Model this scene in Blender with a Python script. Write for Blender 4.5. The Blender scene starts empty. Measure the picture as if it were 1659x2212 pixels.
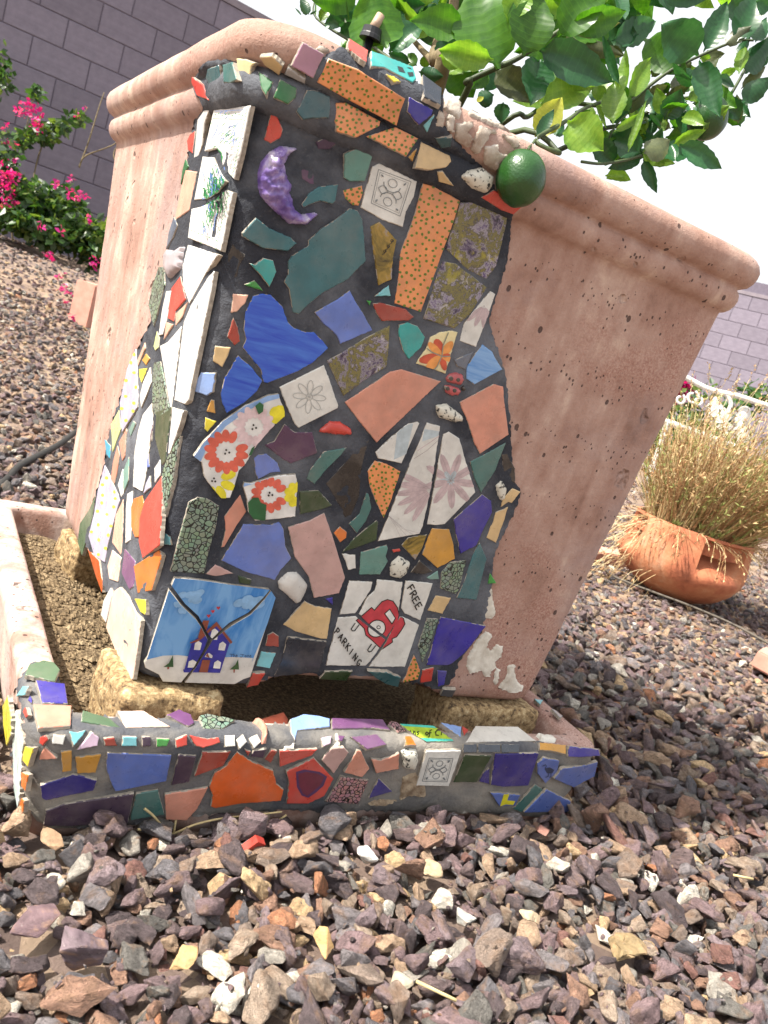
import bpy, bmesh, math, random
import numpy as np
from mathutils import Vector, Matrix, noise as mnoise
from mathutils.bvhtree import BVHTree
from mathutils.geometry import delaunay_2d_cdt

random.seed(7); rng = np.random.default_rng(7)
SC = bpy.context.scene
COL = SC.collection
U = 0.23                       # planter half-base unit in metres
# ------------------------------------------------------------------ camera
CAM = Vector((-1.9794*U, -3.9822*U, 1.9647*U))
YAW, PITCH, ROLL, FPX = 0.549, -0.19, 0.3057, 1853.16
PW, PH = 1659.0, 2212.0
_f = Vector((math.sin(YAW)*math.cos(PITCH), math.cos(YAW)*math.cos(PITCH), math.sin(PITCH)))
_r = Vector((math.cos(YAW), -math.sin(YAW), 0)); _u = _r.cross(_f)
CR = _r*math.cos(ROLL) + _u*math.sin(ROLL)
CU = -_r*math.sin(ROLL) + _u*math.cos(ROLL)
CF = _f
cam_d = bpy.data.cameras.new('camera'); cam = bpy.data.objects.new('camera', cam_d); COL.objects.link(cam)
cam.matrix_world = Matrix(((CR.x, CU.x, -CF.x, CAM.x), (CR.y, CU.y, -CF.y, CAM.y), (CR.z, CU.z, -CF.z, CAM.z), (0, 0, 0, 1)))
cam_d.sensor_fit = 'HORIZONTAL'; cam_d.sensor_width = 36; cam_d.lens = 36*FPX/PW
cam_d.clip_start = .01; cam_d.clip_end = 400
cam_d.dof.use_dof = True; cam_d.dof.focus_distance = .86; cam_d.dof.aperture_fstop = 26
SC.camera = cam
# ------------------------------------------------------------------ light
SUN_EL, SUN_AZ = math.radians(53), math.atan2(0.10, -1.0)     # sun stands to the left, a touch behind the planter
w = bpy.data.worlds.new('World'); SC.world = w; w.use_nodes = True
nt = w.node_tree; nt.nodes.clear()
sky = nt.nodes.new('ShaderNodeTexSky'); sky.sky_type = 'NISHITA'; sky.sun_disc = False
sky.sun_elevation = SUN_EL; sky.sun_rotation = math.pi/2 - SUN_AZ
sky.air_density = 1.0; sky.dust_density = 9.0; sky.ozone_density = 1.0
hs = nt.nodes.new('ShaderNodeHueSaturation'); hs.inputs['Saturation'].default_value = .28     # milky desert haze
bg = nt.nodes.new('ShaderNodeBackground'); bg.inputs[1].default_value = 0.15
out = nt.nodes.new('ShaderNodeOutputWorld')
veil = nt.nodes.new('ShaderNodeMix'); veil.data_type = 'RGBA'; veil.inputs[0].default_value = .68; veil.inputs[7].default_value = (3.5, 3.55, 3.65, 1)   # thin even cloud veil over the whole sky
nt.links.new(sky.outputs[0], hs.inputs['Color']); nt.links.new(hs.outputs[0], veil.inputs[6]); nt.links.new(veil.outputs[2], bg.inputs[0]); nt.links.new(bg.outputs[0], out.inputs[0])
sd = bpy.data.lights.new('sun', 'SUN'); sd.energy = 4.1; sd.angle = math.radians(0.6); sd.color = (1, .93, .82)
sun = bpy.data.objects.new('sun', sd); COL.objects.link(sun)
sdir = Vector((math.cos(SUN_EL)*math.cos(SUN_AZ), math.cos(SUN_EL)*math.sin(SUN_AZ), math.sin(SUN_EL)))
sun.rotation_euler = sdir.to_track_quat('Z', 'Y').to_euler()
SC.view_settings.view_transform = 'Standard'; SC.view_settings.look = 'None'
SC.view_settings.exposure = 1.28; SC.view_settings.gamma = 1
SC.view_settings.use_curve_mapping = False

# ------------------------------------------------------------------ helpers
def ray(u, v):
    return CR*((u-PW/2)/FPX) + CU*(-(v-PH/2)/FPX) + CF
def at(u, v, depth): return CAM + ray(u, v)*depth
def project(p):
    d = p-CAM; z = d.dot(CF)
    return PW/2 + FPX*d.dot(CR)/z, PH/2 - FPX*d.dot(CU)/z, z
def srgb(c, k=.80):
    c = [x/255 for x in c]
    return tuple((x/12.92 if x <= .04045 else ((x+.055)/1.055)**2.4)*k for x in c)
K = 1659/2448.0
WIN = dict(Z=(0,0,1), DP=(0,0,K), A=(600,100,3.318), B=(1000,100,3.318), C=(1300,150,3.318), D=(600,550,3.318), E=(1050,550,2.5523),
  F=(600,900,2.765), G=(1100,1100,2.765), H=(600,1400,2.765), I=(1100,1500,2.765), J=(430,1750,2.765), K=(1000,1750,2.765),
  L=(450,300,3.6867), M=(350,850,3.6867), N=(200,1350,3.318), O=(200,1750,3.318), P=(0,1550,3.6867), Q=(0,2100,3.0164),
  R=(450,2180,3.318), S=(850,2180,3.318), T=(1250,2180,2.37), U=(1400,1900,3.318), W1=(900,0,2.765), W2=(1400,0,2.765),
  W3=(1900,0,3.0274), Y=(2000,1100,3.6875), V=(1900,1500,3.0274), X=(0,600,2.2125))
def px(win, pts):
    x0, y0, k = WIN[win]
    return [((x0+x/k)*K, (y0+y/k)*K) for x, y in pts]
def pp(win, s):
    v = [float(t) for t in s.replace(',', ' ').split()]
    return px(win, list(zip(v[::2], v[1::2])))

def tag(o, label=None, cat=None, group=None, kind=None):
    if label: o['label'] = label
    if cat: o['category'] = cat
    if group: o['group'] = group
    if kind: o['kind'] = kind
    return o
def empty(name, loc=(0,0,0)):
    o = bpy.data.objects.new(name, None); COL.objects.link(o); o.location = loc; o.empty_display_size = .05
    bpy.context.view_layer.update() if False else None
    return o
def link(name, me, parent=None):
    o = bpy.data.objects.new(name, me); COL.objects.link(o)
    if parent is not None:
        o.parent = parent
        pl = Matrix.Translation(WORLD_LOC.get(parent.name, Vector((0,0,0))))
        o.matrix_parent_inverse = pl.inverted()
    return o
WORLD_LOC = {}
def thing(name, label, cat, loc=(0,0,0), group=None):
    o = empty(name, loc); WORLD_LOC[o.name] = Vector(loc); tag(o, label, cat, group); return o
def mesh(name, verts, faces, mats, parent=None, smooth=False, fm=None):
    me = bpy.data.meshes.new(name); me.from_pydata([tuple(v) for v in verts], [], faces)
    if not isinstance(mats, (list, tuple)): mats = [mats]
    for m in mats: me.materials.append(m)
    if fm is not None: me.polygons.foreach_set('material_index', fm)
    if smooth: me.polygons.foreach_set('use_smooth', [True]*len(me.polygons))
    me.update()
    return link(name, me, parent)
def bm_obj(name, bm, mats, parent=None, smooth=False):
    me = bpy.data.meshes.new(name); bm.to_mesh(me); bm.free()
    if not isinstance(mats, (list, tuple)): mats = [mats]
    for m in mats: me.materials.append(m)
    if smooth: me.polygons.foreach_set('use_smooth', [True]*len(me.polygons))
    return link(name, me, parent)
def shade_angle(o, deg=35):
    me = o.data
    me.polygons.foreach_set('use_smooth', [True]*len(me.polygons))
    bm = bmesh.new(); bm.from_mesh(me)
    for e in bm.edges:
        if len(e.link_faces) == 2 and e.calc_face_angle(0) > math.radians(deg): e.smooth = False
    bm.to_mesh(me); bm.free()
def tube(pts, r, n=6, r2=None):
    pts = [Vector(p) for p in pts]; V = []; F = []
    up = Vector((0.3, 0.5, 0.8)).normalized()
    for i, p in enumerate(pts):
        a = pts[max(i-1, 0)]; b = pts[min(i+1, len(pts)-1)]
        t = (b-a).normalized(); s = t.cross(up)
        if s.length < .05: s = t.cross(Vector((1, 0, 0)))
        s.normalize(); q = t.cross(s)
        rr = r if r2 is None else r+(r2-r)*i/max(1, len(pts)-1)
        for k in range(n):
            a_ = 2*math.pi*k/n; V.append(p+s*math.cos(a_)*rr+q*math.sin(a_)*rr)
    for i in range(len(pts)-1):
        for k in range(n):
            F.append((i*n+k, i*n+(k+1) % n, (i+1)*n+(k+1) % n, (i+1)*n+k))
    F.append(tuple(range(n-1, -1, -1))); F.append(tuple((len(pts)-1)*n+k for k in range(n)))
    return V, F
class MB:
    def __init__(s): s.V = []; s.F = []; s.M = []
    def add(s, V, F, m=0):
        b = len(s.V); s.V += list(V); s.F += [tuple(i+b for i in f) for f in F]; s.M += [m]*len(F)
    def build(s, name, mats, parent=None, smooth=False): return mesh(name, s.V, s.F, mats, parent, smooth, s.M)
def spline(pts, n=5):
    pts = [Vector(p) for p in pts]; o = []
    for i in range(len(pts)-1):
        p0 = pts[max(i-1, 0)]; p1 = pts[i]; p2 = pts[i+1]; p3 = pts[min(i+2, len(pts)-1)]
        for k in range(n):
            t = k/n
            o.append(.5*((2*p1)+(p2-p0)*t+(2*p0-5*p1+4*p2-p3)*t*t+(3*p1-p0-3*p2+p3)*t**3))
    o.append(pts[-1]); return o

# ------------------------------------------------------------------ materials
def newmat(name):
    m = bpy.data.materials.new(name); m.use_nodes = True; t = m.node_tree; t.nodes.clear()
    o = t.nodes.new('ShaderNodeOutputMaterial'); b = t.nodes.new('ShaderNodeBsdfPrincipled')
    t.links.new(b.outputs[0], o.inputs[0]); return m, t, b, o
def nd(t, typ, **kw):
    n = t.nodes.new(typ)
    for k, v in kw.items():
        if k.startswith('i_'): n.inputs[k[2:]].default_value = v
        else: setattr(n, k, v)
    return n
def ramp(t, stops, interp='LINEAR'):
    r = t.nodes.new('ShaderNodeValToRGB'); cr = r.color_ramp; cr.interpolation = interp
    while len(cr.elements) < len(stops): cr.elements.new(.5)
    for e, (p, c) in zip(cr.elements, stops):
        e.position = p; c = c if len(c) == 4 else tuple(c)+(1,); e.color = c
    return r
def coords(t, scale=(1,1,1), kind='Object', rot=(0,0,0)):
    tc = t.nodes.new('ShaderNodeTexCoord'); mp = t.nodes.new('ShaderNodeMapping')
    mp.inputs['Scale'].default_value = scale; mp.inputs['Rotation'].default_value = rot
    t.links.new(tc.outputs[kind], mp.inputs[0]); return mp.outputs[0]
def noise(t, vec, scale, detail=4, rough=.5, dist=0):
    n = t.nodes.new('ShaderNodeTexNoise'); n.inputs['Scale'].default_value = scale; n.inputs['Detail'].default_value = detail
    n.inputs['Roughness'].default_value = rough; n.inputs['Distortion'].default_value = dist
    if vec is not None: t.links.new(vec, n.inputs['Vector'])
    return n.outputs['Fac']
def mixc(t, fac, a, b, mode='MIX'):
    m = t.nodes.new('ShaderNodeMix'); m.data_type = 'RGBA'; m.blend_type = mode
    for s, v in ((m.inputs[0], fac), (m.inputs[6], a), (m.inputs[7], b)):
        if hasattr(v, 'is_linked') or hasattr(v, 'links'): t.links.new(v, s)
        elif isinstance(v, (int, float)): s.default_value = v
        else: s.default_value = tuple(v)+(1,) if len(v) == 3 else v
    return m.outputs[2]
def maprange(t, v, a, b, c=0, d=1):
    m = t.nodes.new('ShaderNodeMapRange'); t.links.new(v, m.inputs[0])
    for i, x in enumerate((a, b, c, d)): m.inputs[i+1].default_value = x
    return m.outputs[0]
def bump(t, b, h, strength=.5, dist=.002):
    n = t.nodes.new('ShaderNodeBump'); n.inputs['Strength'].default_value = strength; n.inputs['Distance'].default_value = dist
    t.links.new(h, n.inputs['Height'])
    prev = b.inputs['Normal'].links
    if prev: t.links.new(prev[0].from_socket, n.inputs['Normal'])
    t.links.new(n.outputs[0], b.inputs['Normal'])

_glz = {}
def glaze(rgb, rough=.26, var=.14, speck=.0, name='glazed_ceramic'):
    key = (tuple(rgb), rough, var, speck)
    if key in _glz: return _glz[key]
    m, t, b, o = newmat(name); c = srgb(rgb)
    v = coords(t)
    f = noise(t, v, 45, 4, .6)
    f = maprange(t, f, .35, .65, 1-var, 1+var)
    mul = nd(t, 'ShaderNodeVectorMath', operation='SCALE'); mul.inputs[0].default_value = c; t.links.new(f, mul.inputs['Scale'])
    col = mul.outputs[0]
    # dust film and pin holes
    d = maprange(t, noise(t, v, 22, 7, .72), .44, .78, .04, .38)
    col = mixc(t, d, col, srgb((150, 140, 130)))
    sp = maprange(t, noise(t, v, 420, 2, .5), .735, .76, 0, .55+speck)
    col = mixc(t, sp, col, srgb((40, 36, 34)))
    t.links.new(col, b.inputs['Base Color'])
    b.inputs['Roughness'].default_value = rough
    t.links.new(maprange(t, noise(t, v, 60, 3, .6), .3, .7, rough*.75, rough*1.6), b.inputs['Roughness'])
    bump(t, b, noise(t, v, 90, 2, .5), .12, .0015)
    _glz[key] = m; return m
_flat = {}
def paint(rgb, rough=.35, name='glaze_paint'):
    key = (tuple(rgb), rough)
    if key in _flat: return _flat[key]
    m, t, b, o = newmat(name)
    v = coords(t); f = maprange(t, noise(t, v, 120, 4, .6), .3, .7, .78, 1.18)
    mul = nd(t, 'ShaderNodeVectorMath', operation='SCALE'); mul.inputs[0].default_value = srgb(rgb); t.links.new(f, mul.inputs['Scale'])
    t.links.new(mul.outputs[0], b.inputs['Base Color']); b.inputs['Roughness'].default_value = rough
    _flat[key] = m; return m
def m_marble():
    m, t, b, o = newmat('mottled_glaze'); v = coords(t)
    n1 = noise(t, v, 36, 8, .74, .25)
    r = ramp(t, [(.36, srgb((34, 32, 38))), (.42, srgb((92, 80, 108))), (.455, srgb((150, 144, 152))), (.48, srgb((92, 90, 62))), (.52, srgb((134, 126, 72))),
                 (.55, srgb((76, 72, 66))), (.59, srgb((164, 158, 168))), (.64, srgb((84, 66, 116)))]); t.links.new(n1, r.inputs[0])
    n2 = maprange(t, noise(t, v, 85, 5, .7, .6), .60, .70, 0, .8)
    c = mixc(t, n2, r.outputs[0], srgb((205, 200, 205)))
    n3 = maprange(t, noise(t, v, 40, 5, .65, .2), .60, .66, 0, .7)
    c = mixc(t, n3, c, srgb((165, 155, 50)))
    n4 = maprange(t, noise(t, v, 500, 2, .5), .66, .70, 0, .8)
    c = mixc(t, n4, c, srgb((30, 28, 26)))
    t.links.new(c, b.inputs['Base Color']); b.inputs['Roughness'].default_value = .22; return m
def m_olive():
    m, t, b, o = newmat('ochre_mottled_glaze'); v = coords(t)
    r = ramp(t, [(.33, srgb((70, 60, 30))), (.45, srgb((130, 110, 45))), (.55, srgb((165, 135, 60))), (.66, srgb((150, 145, 150)))])
    t.links.new(noise(t, v, 45, 6, .65, 1), r.inputs[0]); t.links.new(r.outputs[0], b.inputs['Base Color']); b.inputs['Roughness'].default_value = .25; return m
def m_streak(a, c2, name='streaked_blue_glass'):
    m, t, b, o = newmat(name); v = coords(t, (20, 20, 150), rot=(0, math.radians(28), 0))
    r = ramp(t, [(.3, srgb(a)), (.7, srgb(c2))]); t.links.new(noise(t, v, 1.0, 4, .6, .6), r.inputs[0])
    t.links.new(r.outputs[0], b.inputs['Base Color']); b.inputs['Roughness'].default_value = .18; return m
def m_pebbletile(col, name='pebble_print'):
    m, t, b, o = newmat(name); v = coords(t)
    vo = nd(t, 'ShaderNodeTexVoronoi', feature='DISTANCE_TO_EDGE'); vo.inputs['Scale'].default_value = 235; t.links.new(v, vo.inputs['Vector'])
    vc = nd(t, 'ShaderNodeTexVoronoi'); vc.inputs['Scale'].default_value = 235; t.links.new(v, vc.inputs['Vector'])
    base = mixc(t, .12, srgb(col), vc.outputs['Color'], 'OVERLAY')
    f = maprange(t, vo.outputs['Distance'], .05, .10, 1, 0)
    c = mixc(t, f, base, srgb((22, 26, 26)))
    t.links.new(c, b.inputs['Base Color']); b.inputs['Roughness'].default_value = .3
    bump(t, b, maprange(t, vo.outputs['Distance'], .03, .12, 0, 1), .35, .001); return m
def m_granite():
    m, t, b, o = newmat('speckled_pebble'); v = coords(t)
    f = maprange(t, noise(t, v, 260, 3, .6), .56, .62, 0, 1)
    c = mixc(t, f, srgb((215, 212, 198)), srgb((50, 50, 48)))
    t.links.new(c, b.inputs['Base Color']); b.inputs['Roughness'].default_value = .45; bump(t, b, noise(t, v, 60, 4), .5, .003); return m
def m_moon():
    m, t, b, o = newmat('purple_ceramic_moon'); v = coords(t)
    r = ramp(t, [(.34, srgb((95, 72, 150))), (.52, srgb((140, 118, 180))), (.68, srgb((205, 196, 215)))]); t.links.new(noise(t, v, 55, 5, .6, 1), r.inputs[0])
    t.links.new(r.outputs[0], b.inputs['Base Color']); b.inputs['Roughness'].default_value = .28; bump(t, b, noise(t, v, 50, 3), .6, .004); return m
def m_grout(dark=(42, 46, 56), light=(122, 126, 134), lo=.44, hi=.74, name='grout'):
    m, t, b, o = newmat(name); v = coords(t)
    f = maprange(t, noise(t, v, 9, 6, .62, .3), lo, hi, 0, 1)
    c = mixc(t, f, srgb(dark), srgb(light))
    g = maprange(t, noise(t, v, 330, 3, .7), .58, .74, 0, .28); c = mixc(t, g, c, srgb((120, 120, 120)))
    w_ = maprange(t, noise(t, v, 120, 4, .7), .74, .77, 0, .6); c = mixc(t, w_, c, srgb((190, 185, 175)))
    t.links.new(c, b.inputs['Base Color']); b.inputs['Roughness'].default_value = .85
    bump(t, b, noise(t, v, 380, 4, .7), .55, .0016); bump(t, b, noise(t, v, 60, 4, .6), .6, .004); return m
def m_terracotta(name='travertine_terracotta', base=(186, 154, 140)):
    m, t, b, o = newmat(name)
    vs = coords(t, (30, 30, 2.4)); v = coords(t)
    r = ramp(t, [(.28, srgb((140, 106, 92))), (.42, srgb((168, 132, 117))), (.56, srgb(base)), (.70, srgb((214, 188, 170)))])
    mixn = nd(t, 'ShaderNodeMath', operation='ADD'); 
    a = maprange(t, noise(t, vs, 1, 5, .6, .4), .2, .8, .06, .38); c_ = maprange(t, noise(t, v, 16, 7, .7), .2, .8, .04, .54)
    t.links.new(a, mixn.inputs[0]); t.links.new(c_, mixn.inputs[1]); t.links.new(mixn.outputs[0], r.inputs[0])
    col = r.outputs[0]
    # weathered violet-grey bloom
    col = mixc(t, maprange(t, noise(t, v, 6.5, 7, .68, .3), .48, .68, 0, .5), col, srgb((158, 142, 144)))
    # sandy worn patches
    worn = maprange(t, noise(t, v, 4.2, 5, .62), .52, .62, 0, 1)
    grit = noise(t, v, 420, 3, .75)
    col = mixc(t, nd_mul(t, worn, .7), col, mixc(t, maprange(t, grit, .4, .65), srgb((150, 98, 82)), srgb((205, 170, 155))))
    # pores: small pits drawn out vertically
    vp = coords(t, (1, 1, .8))
    vo = nd(t, 'ShaderNodeTexVoronoi'); vo.inputs['Scale'].default_value = 62; vo.inputs['Randomness'].default_value = 1; t.links.new(vp, vo.inputs['Vector'])
    sel = nd(t, 'ShaderNodeSeparateColor'); t.links.new(vo.outputs['Color'], sel.inputs[0])
    size = maprange(t, sel.outputs[0], .35, 1.0, 0.0, .17)
    sub = nd(t, 'ShaderNodeMath', operation='SUBTRACT'); t.links.new(size, sub.inputs[0]); t.links.new(vo.outputs['Distance'], sub.inputs[1])
    pit = maprange(t, sub.outputs[0], -.01, .02, 0, 1)
    vo2 = nd(t, 'ShaderNodeTexVoronoi'); vo2.inputs['Scale'].default_value = 190; t.links.new(vp, vo2.inputs['Vector'])
    s2 = nd(t, 'ShaderNodeSeparateColor'); t.links.new(vo2.outputs['Color'], s2.inputs[0])
    size2 = maprange(t, s2.outputs[1], .5, 1.0, 0.0, .25)
    sb2 = nd(t, 'ShaderNodeMath', operation='SUBTRACT'); t.links.new(size2, sb2.inputs[0]); t.links.new(vo2.outputs['Distance'], sb2.inputs[1])
    pit2 = maprange(t, sb2.outputs[0], -.02, .04, 0, 1)
    mx = nd(t, 'ShaderNodeMath', operation='MAXIMUM'); t.links.new(pit, mx.inputs[0]); t.links.new(pit2, mx.inputs[1])
    col = mixc(t, nd_mul(t, mx.outputs[0], .85), col, srgb((62, 42, 38)))
    t.links.new(col, b.inputs['Base Color']); b.inputs['Roughness'].default_value = .82
    # a few larger craters with broken edges
    nw = t.nodes.new('ShaderNodeTexNoise'); nw.inputs['Scale'].default_value = 55; t.links.new(v, nw.inputs['Vector'])
    dv_ = nd(t, 'ShaderNodeVectorMath', operation='SCALE'); t.links.new(nw.outputs['Color'], dv_.inputs[0]); dv_.inputs['Scale'].default_value = .022
    av_ = nd(t, 'ShaderNodeVectorMath', operation='ADD'); t.links.new(v, av_.inputs[0]); t.links.new(dv_.outputs[0], av_.inputs[1])
    vo3 = nd(t, 'ShaderNodeTexVoronoi'); vo3.inputs['Scale'].default_value = 21; t.links.new(av_.outputs[0], vo3.inputs['Vector'])
    s3 = nd(t, 'ShaderNodeSeparateColor'); t.links.new(vo3.outputs['Color'], s3.inputs[0])
    sb3 = nd(t, 'ShaderNodeMath', operation='SUBTRACT'); t.links.new(maprange(t, s3.outputs[0], .55, 1.0, .04, .24), sb3.inputs[0]); t.links.new(vo3.outputs['Distance'], sb3.inputs[1])
    crater = maprange(t, sb3.outputs[0], 0, .16, 1, 0)
    bump(t, b, crater, 1.0, .007)
    inv = nd(t, 'ShaderNodeMath', operation='SUBTRACT'); inv.inputs[0].default_value = 1; t.links.new(mx.outputs[0], inv.inputs[1])
    bump(t, b, inv.outputs[0], .8, .003)
    bump(t, b, grit, .4, .0016); bump(t, b, noise(t, v, 130, 5, .7), .35, .002); bump(t, b, noise(t, vs, 1, 5, .6), .4, .003); bump(t, b, noise(t, v, 26, 5, .62), .5, .004)
    return m
def nd_mul(t, s, k):
    m = nd(t, 'ShaderNodeMath', operation='MULTIPLY'); t.links.new(s, m.inputs[0]); m.inputs[1].default_value = k; return m.outputs[0]
def m_rough(name, stops, sc=30, rough=.9, bs=.6, bd=.004, bsc=60, det=6, stretch=(1,1,1)):
    m, t, b, o = newmat(name); v = coords(t, stretch)
    r = ramp(t, stops); t.links.new(noise(t, v, sc, det, .65), r.inputs[0]); t.links.new(r.outputs[0], b.inputs['Base Color'])
    b.inputs['Roughness'].default_value = rough; bump(t, b, noise(t, v, bsc, 6, .7), bs, bd); return m
def m_stone(name, tint=None):
    """gravel: colour picked per stone"""
    m, t, b, o = newmat(name); v = coords(t, (1, 1, 2.6))
    if tint is None:
        at_ = nd(t, 'ShaderNodeAttribute', attribute_type='INSTANCER', attribute_name='tint'); fac = at_.outputs['Fac']
        pal = [(0, (78, 64, 66)), (.08, (104, 84, 84)), (.16, (122, 96, 98)), (.24, (92, 88, 92)), (.32, (116, 108, 110)), (.40, (96, 92, 86)),
               (.48, (132, 112, 98)), (.56, (110, 88, 90)), (.64, (150, 128, 108)), (.70, (124, 104, 108)), (.76, (166, 134, 104)),
               (.82, (142, 102, 80)), (.87, (152, 144, 132)), (.91, (128, 84, 74)), (.94, (196, 160, 112)), (.965, (206, 198, 182)), (.985, (172, 108, 70))]
        pal = [(p, tuple((x*.80+(sum(c)/3)*.20+12)*1.22 for x in c)) for p, c in pal]
        r = ramp(t, [(p, srgb(c)) for p, c in pal], 'CONSTANT'); t.links.new(fac, r.inputs[0]); col = r.outputs[0]
        off = nd(t, 'ShaderNodeVectorMath', operation='SCALE'); off.inputs[0].default_value = (7.3, 3.1, 9.7); t.links.new(fac, off.inputs['Scale'])
        ad = nd(t, 'ShaderNodeVectorMath', operation='ADD'); t.links.new(v, ad.inputs[0]); t.links.new(off.outputs[0], ad.inputs[1]); v = ad.outputs[0]
    else: col = srgb(tint)
    n1 = noise(t, v, 5 if tint is None else 50, 8, .72, .3)
    k = maprange(t, n1, .3, .7, .5, 1.6)
    mul = nd(t, 'ShaderNodeVectorMath', operation='SCALE'); t.links.new(k, mul.inputs['Scale'])
    if tint is None: t.links.new(col, mul.inputs[0])
    else: mul.inputs[0].default_value = col
    c = mul.outputs[0]
    c = mixc(t, maprange(t, noise(t, v, 2.2 if tint is None else 70, 5, .6), .52, .68, 0, .6), c, srgb((172, 136, 106)))
    c = mixc(t, maprange(t, noise(t, v, 9 if tint is None else 240, 6, .75), .60, .72, 0, .5), c, srgb((206, 196, 188)))
    t.links.new(c, b.inputs['Base Color']); b.inputs['Roughness'].default_value = .78
    bump(t, b, noise(t, v, 26, 6, .75), .9, .05 if tint is None else .003); bump(t, b, noise(t, v, 6, 4, .7), .6, .08 if tint is None else .003); return m
def m_leaf(name, a, c2, trans=.4, rough=.38):
    m, t, b, o = newmat(name); v = coords(t)
    r = ramp(t, [(.3, srgb(a)), (.7, srgb(c2))]); t.links.new(noise(t, v, 3.2, 5, .6), r.inputs[0])
    oi = nd(t, 'ShaderNodeObjectInfo'); k = maprange(t, oi.outputs['Random'], 0, 1, .72, 1.22)
    mul = nd(t, 'ShaderNodeVectorMath', operation='SCALE'); t.links.new(r.outputs[0], mul.inputs[0]); t.links.new(k, mul.inputs['Scale'])
    # side veins
    wv = nd(t, 'ShaderNodeTexWave', wave_type='BANDS', bands_direction='Y'); wv.inputs['Scale'].default_value = 3.4; wv.inputs['Distortion'].default_value = 2.0
    wv.inputs['Detail'].default_value = 1; t.links.new(v, wv.inputs['Vector'])
    c = mixc(t, maprange(t, wv.outputs['Fac'], .93, 1, 0, .14), mul.outputs[0], srgb([min(255, x*1.35) for x in c2]))
    t.links.new(c, b.inputs['Base Color']); b.inputs['Roughness'].default_value = rough
    tr = nd(t, 'ShaderNodeBsdfTranslucent'); br = nd(t, 'ShaderNodeVectorMath', operation='MULTIPLY'); t.links.new(c, br.inputs[0]); br.inputs[1].default_value = (2.0, 2.1, .9)
    t.links.new(br.outputs[0], tr.inputs[0]); mx = nd(t, 'ShaderNodeMixShader'); mx.inputs[0].default_value = trans
    t.links.new(b.outputs[0], mx.inputs[1]); t.links.new(tr.outputs[0], mx.inputs[2]); t.links.new(mx.outputs[0], o.inputs[0])
    bump(t, b, wv.outputs['Fac'], .05, .002); return m

M_TERRA = m_terracotta()
M_GROUT = m_grout()
M_GROUT2 = m_grout((84, 86, 92), (156, 150, 140), .42, .66, 'tray_grout')
M_BISQUE = m_rough('bisque_edge', [(.3, srgb((132, 124, 114))), (.7, srgb((196, 186, 170)))], 160, .85, .4, .001, 260)
M_THIN = m_rough('thinset_mortar', [(.3, srgb((190, 180, 164))), (.6, srgb((236, 232, 220)))], 40, .85, .5, .002, 140)
M_THIN2 = m_rough('stained_thinset', [(.3, srgb((150, 128, 112))), (.5, srgb((190, 178, 164))), (.68, srgb((218, 212, 202)))], 45, .85, .5, .002, 140)
M_MARBLE, M_OLIVE = m_marble(), m_olive()
M_STREAK = m_streak((28, 66, 190), (70, 122, 215)); M_STREAK2 = m_streak((84, 140, 205), (150, 190, 232))
M_PEB = m_pebbletile((128, 146, 128)); M_PEBP = m_pebbletile((170, 130, 132), 'pink_pebble_print')
M_GRAN = m_granite(); M_MOON = m_moon()
M_SAND = m_rough('porous_sandstone', [(.36, srgb((84, 68, 50))), (.44, srgb((146, 120, 84))), (.56, srgb((182, 156, 114))), (.68, srgb((214, 194, 154)))], 170, .95, .8, .003, 330)
CLR = dict(teal=(46,104,112), teald=(34,88,98), tealg=(60,112,108), cel=(112,158,148), celd=(92,142,132), orange=(232,148,88), orangel=(225,120,40), orangeb=(214,92,26),
  white=(224,224,218), whitew=(236,236,232), red=(204,66,54), redd=(160,58,44), coral=(214,146,124), corall=(232,180,156), peach=(238,208,190), pink=(198,160,154),
  mauve=(180,136,160), purple=(84,50,84), purpled=(56,36,66), plum=(112,70,116), cobalt=(42,36,150), cobaltd=(34,28,122), peri=(98,124,200), perid=(84,110,184), lblue=(140,172,226),
  turq=(24,160,156), aqua=(120,196,206), green=(36,106,56), greend=(40,66,34), greeng=(84,112,84), bgreen=(50,150,60), yellow=(236,220,60), amber=(206,150,56), tan=(214,184,134),
  cream=(236,222,170), black=(14,16,22), slate=(96,106,122), navy=(16,30,46), grey=(170,170,172), lav=(190,188,214), mint=(214,232,226), cyan=(30,160,196), brown=(84,44,38), ygreen=(206,220,150), speck=(222,218,208), lpink=(224,196,220), glass=(70,78,88))
MATN = {'marble': M_MARBLE, 'olive': M_OLIVE, 'streak': M_STREAK, 'streak2': M_STREAK2, 'peb': M_PEB, 'pebp': M_PEBP, 'thin': M_THIN, 'gran': M_GRAN, 'moon': M_MOON}
def cmat(c):
    if c in MATN: return MATN[c]
    return glaze(CLR[c], .2 if c in ('black', 'navy') else .28)

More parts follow.
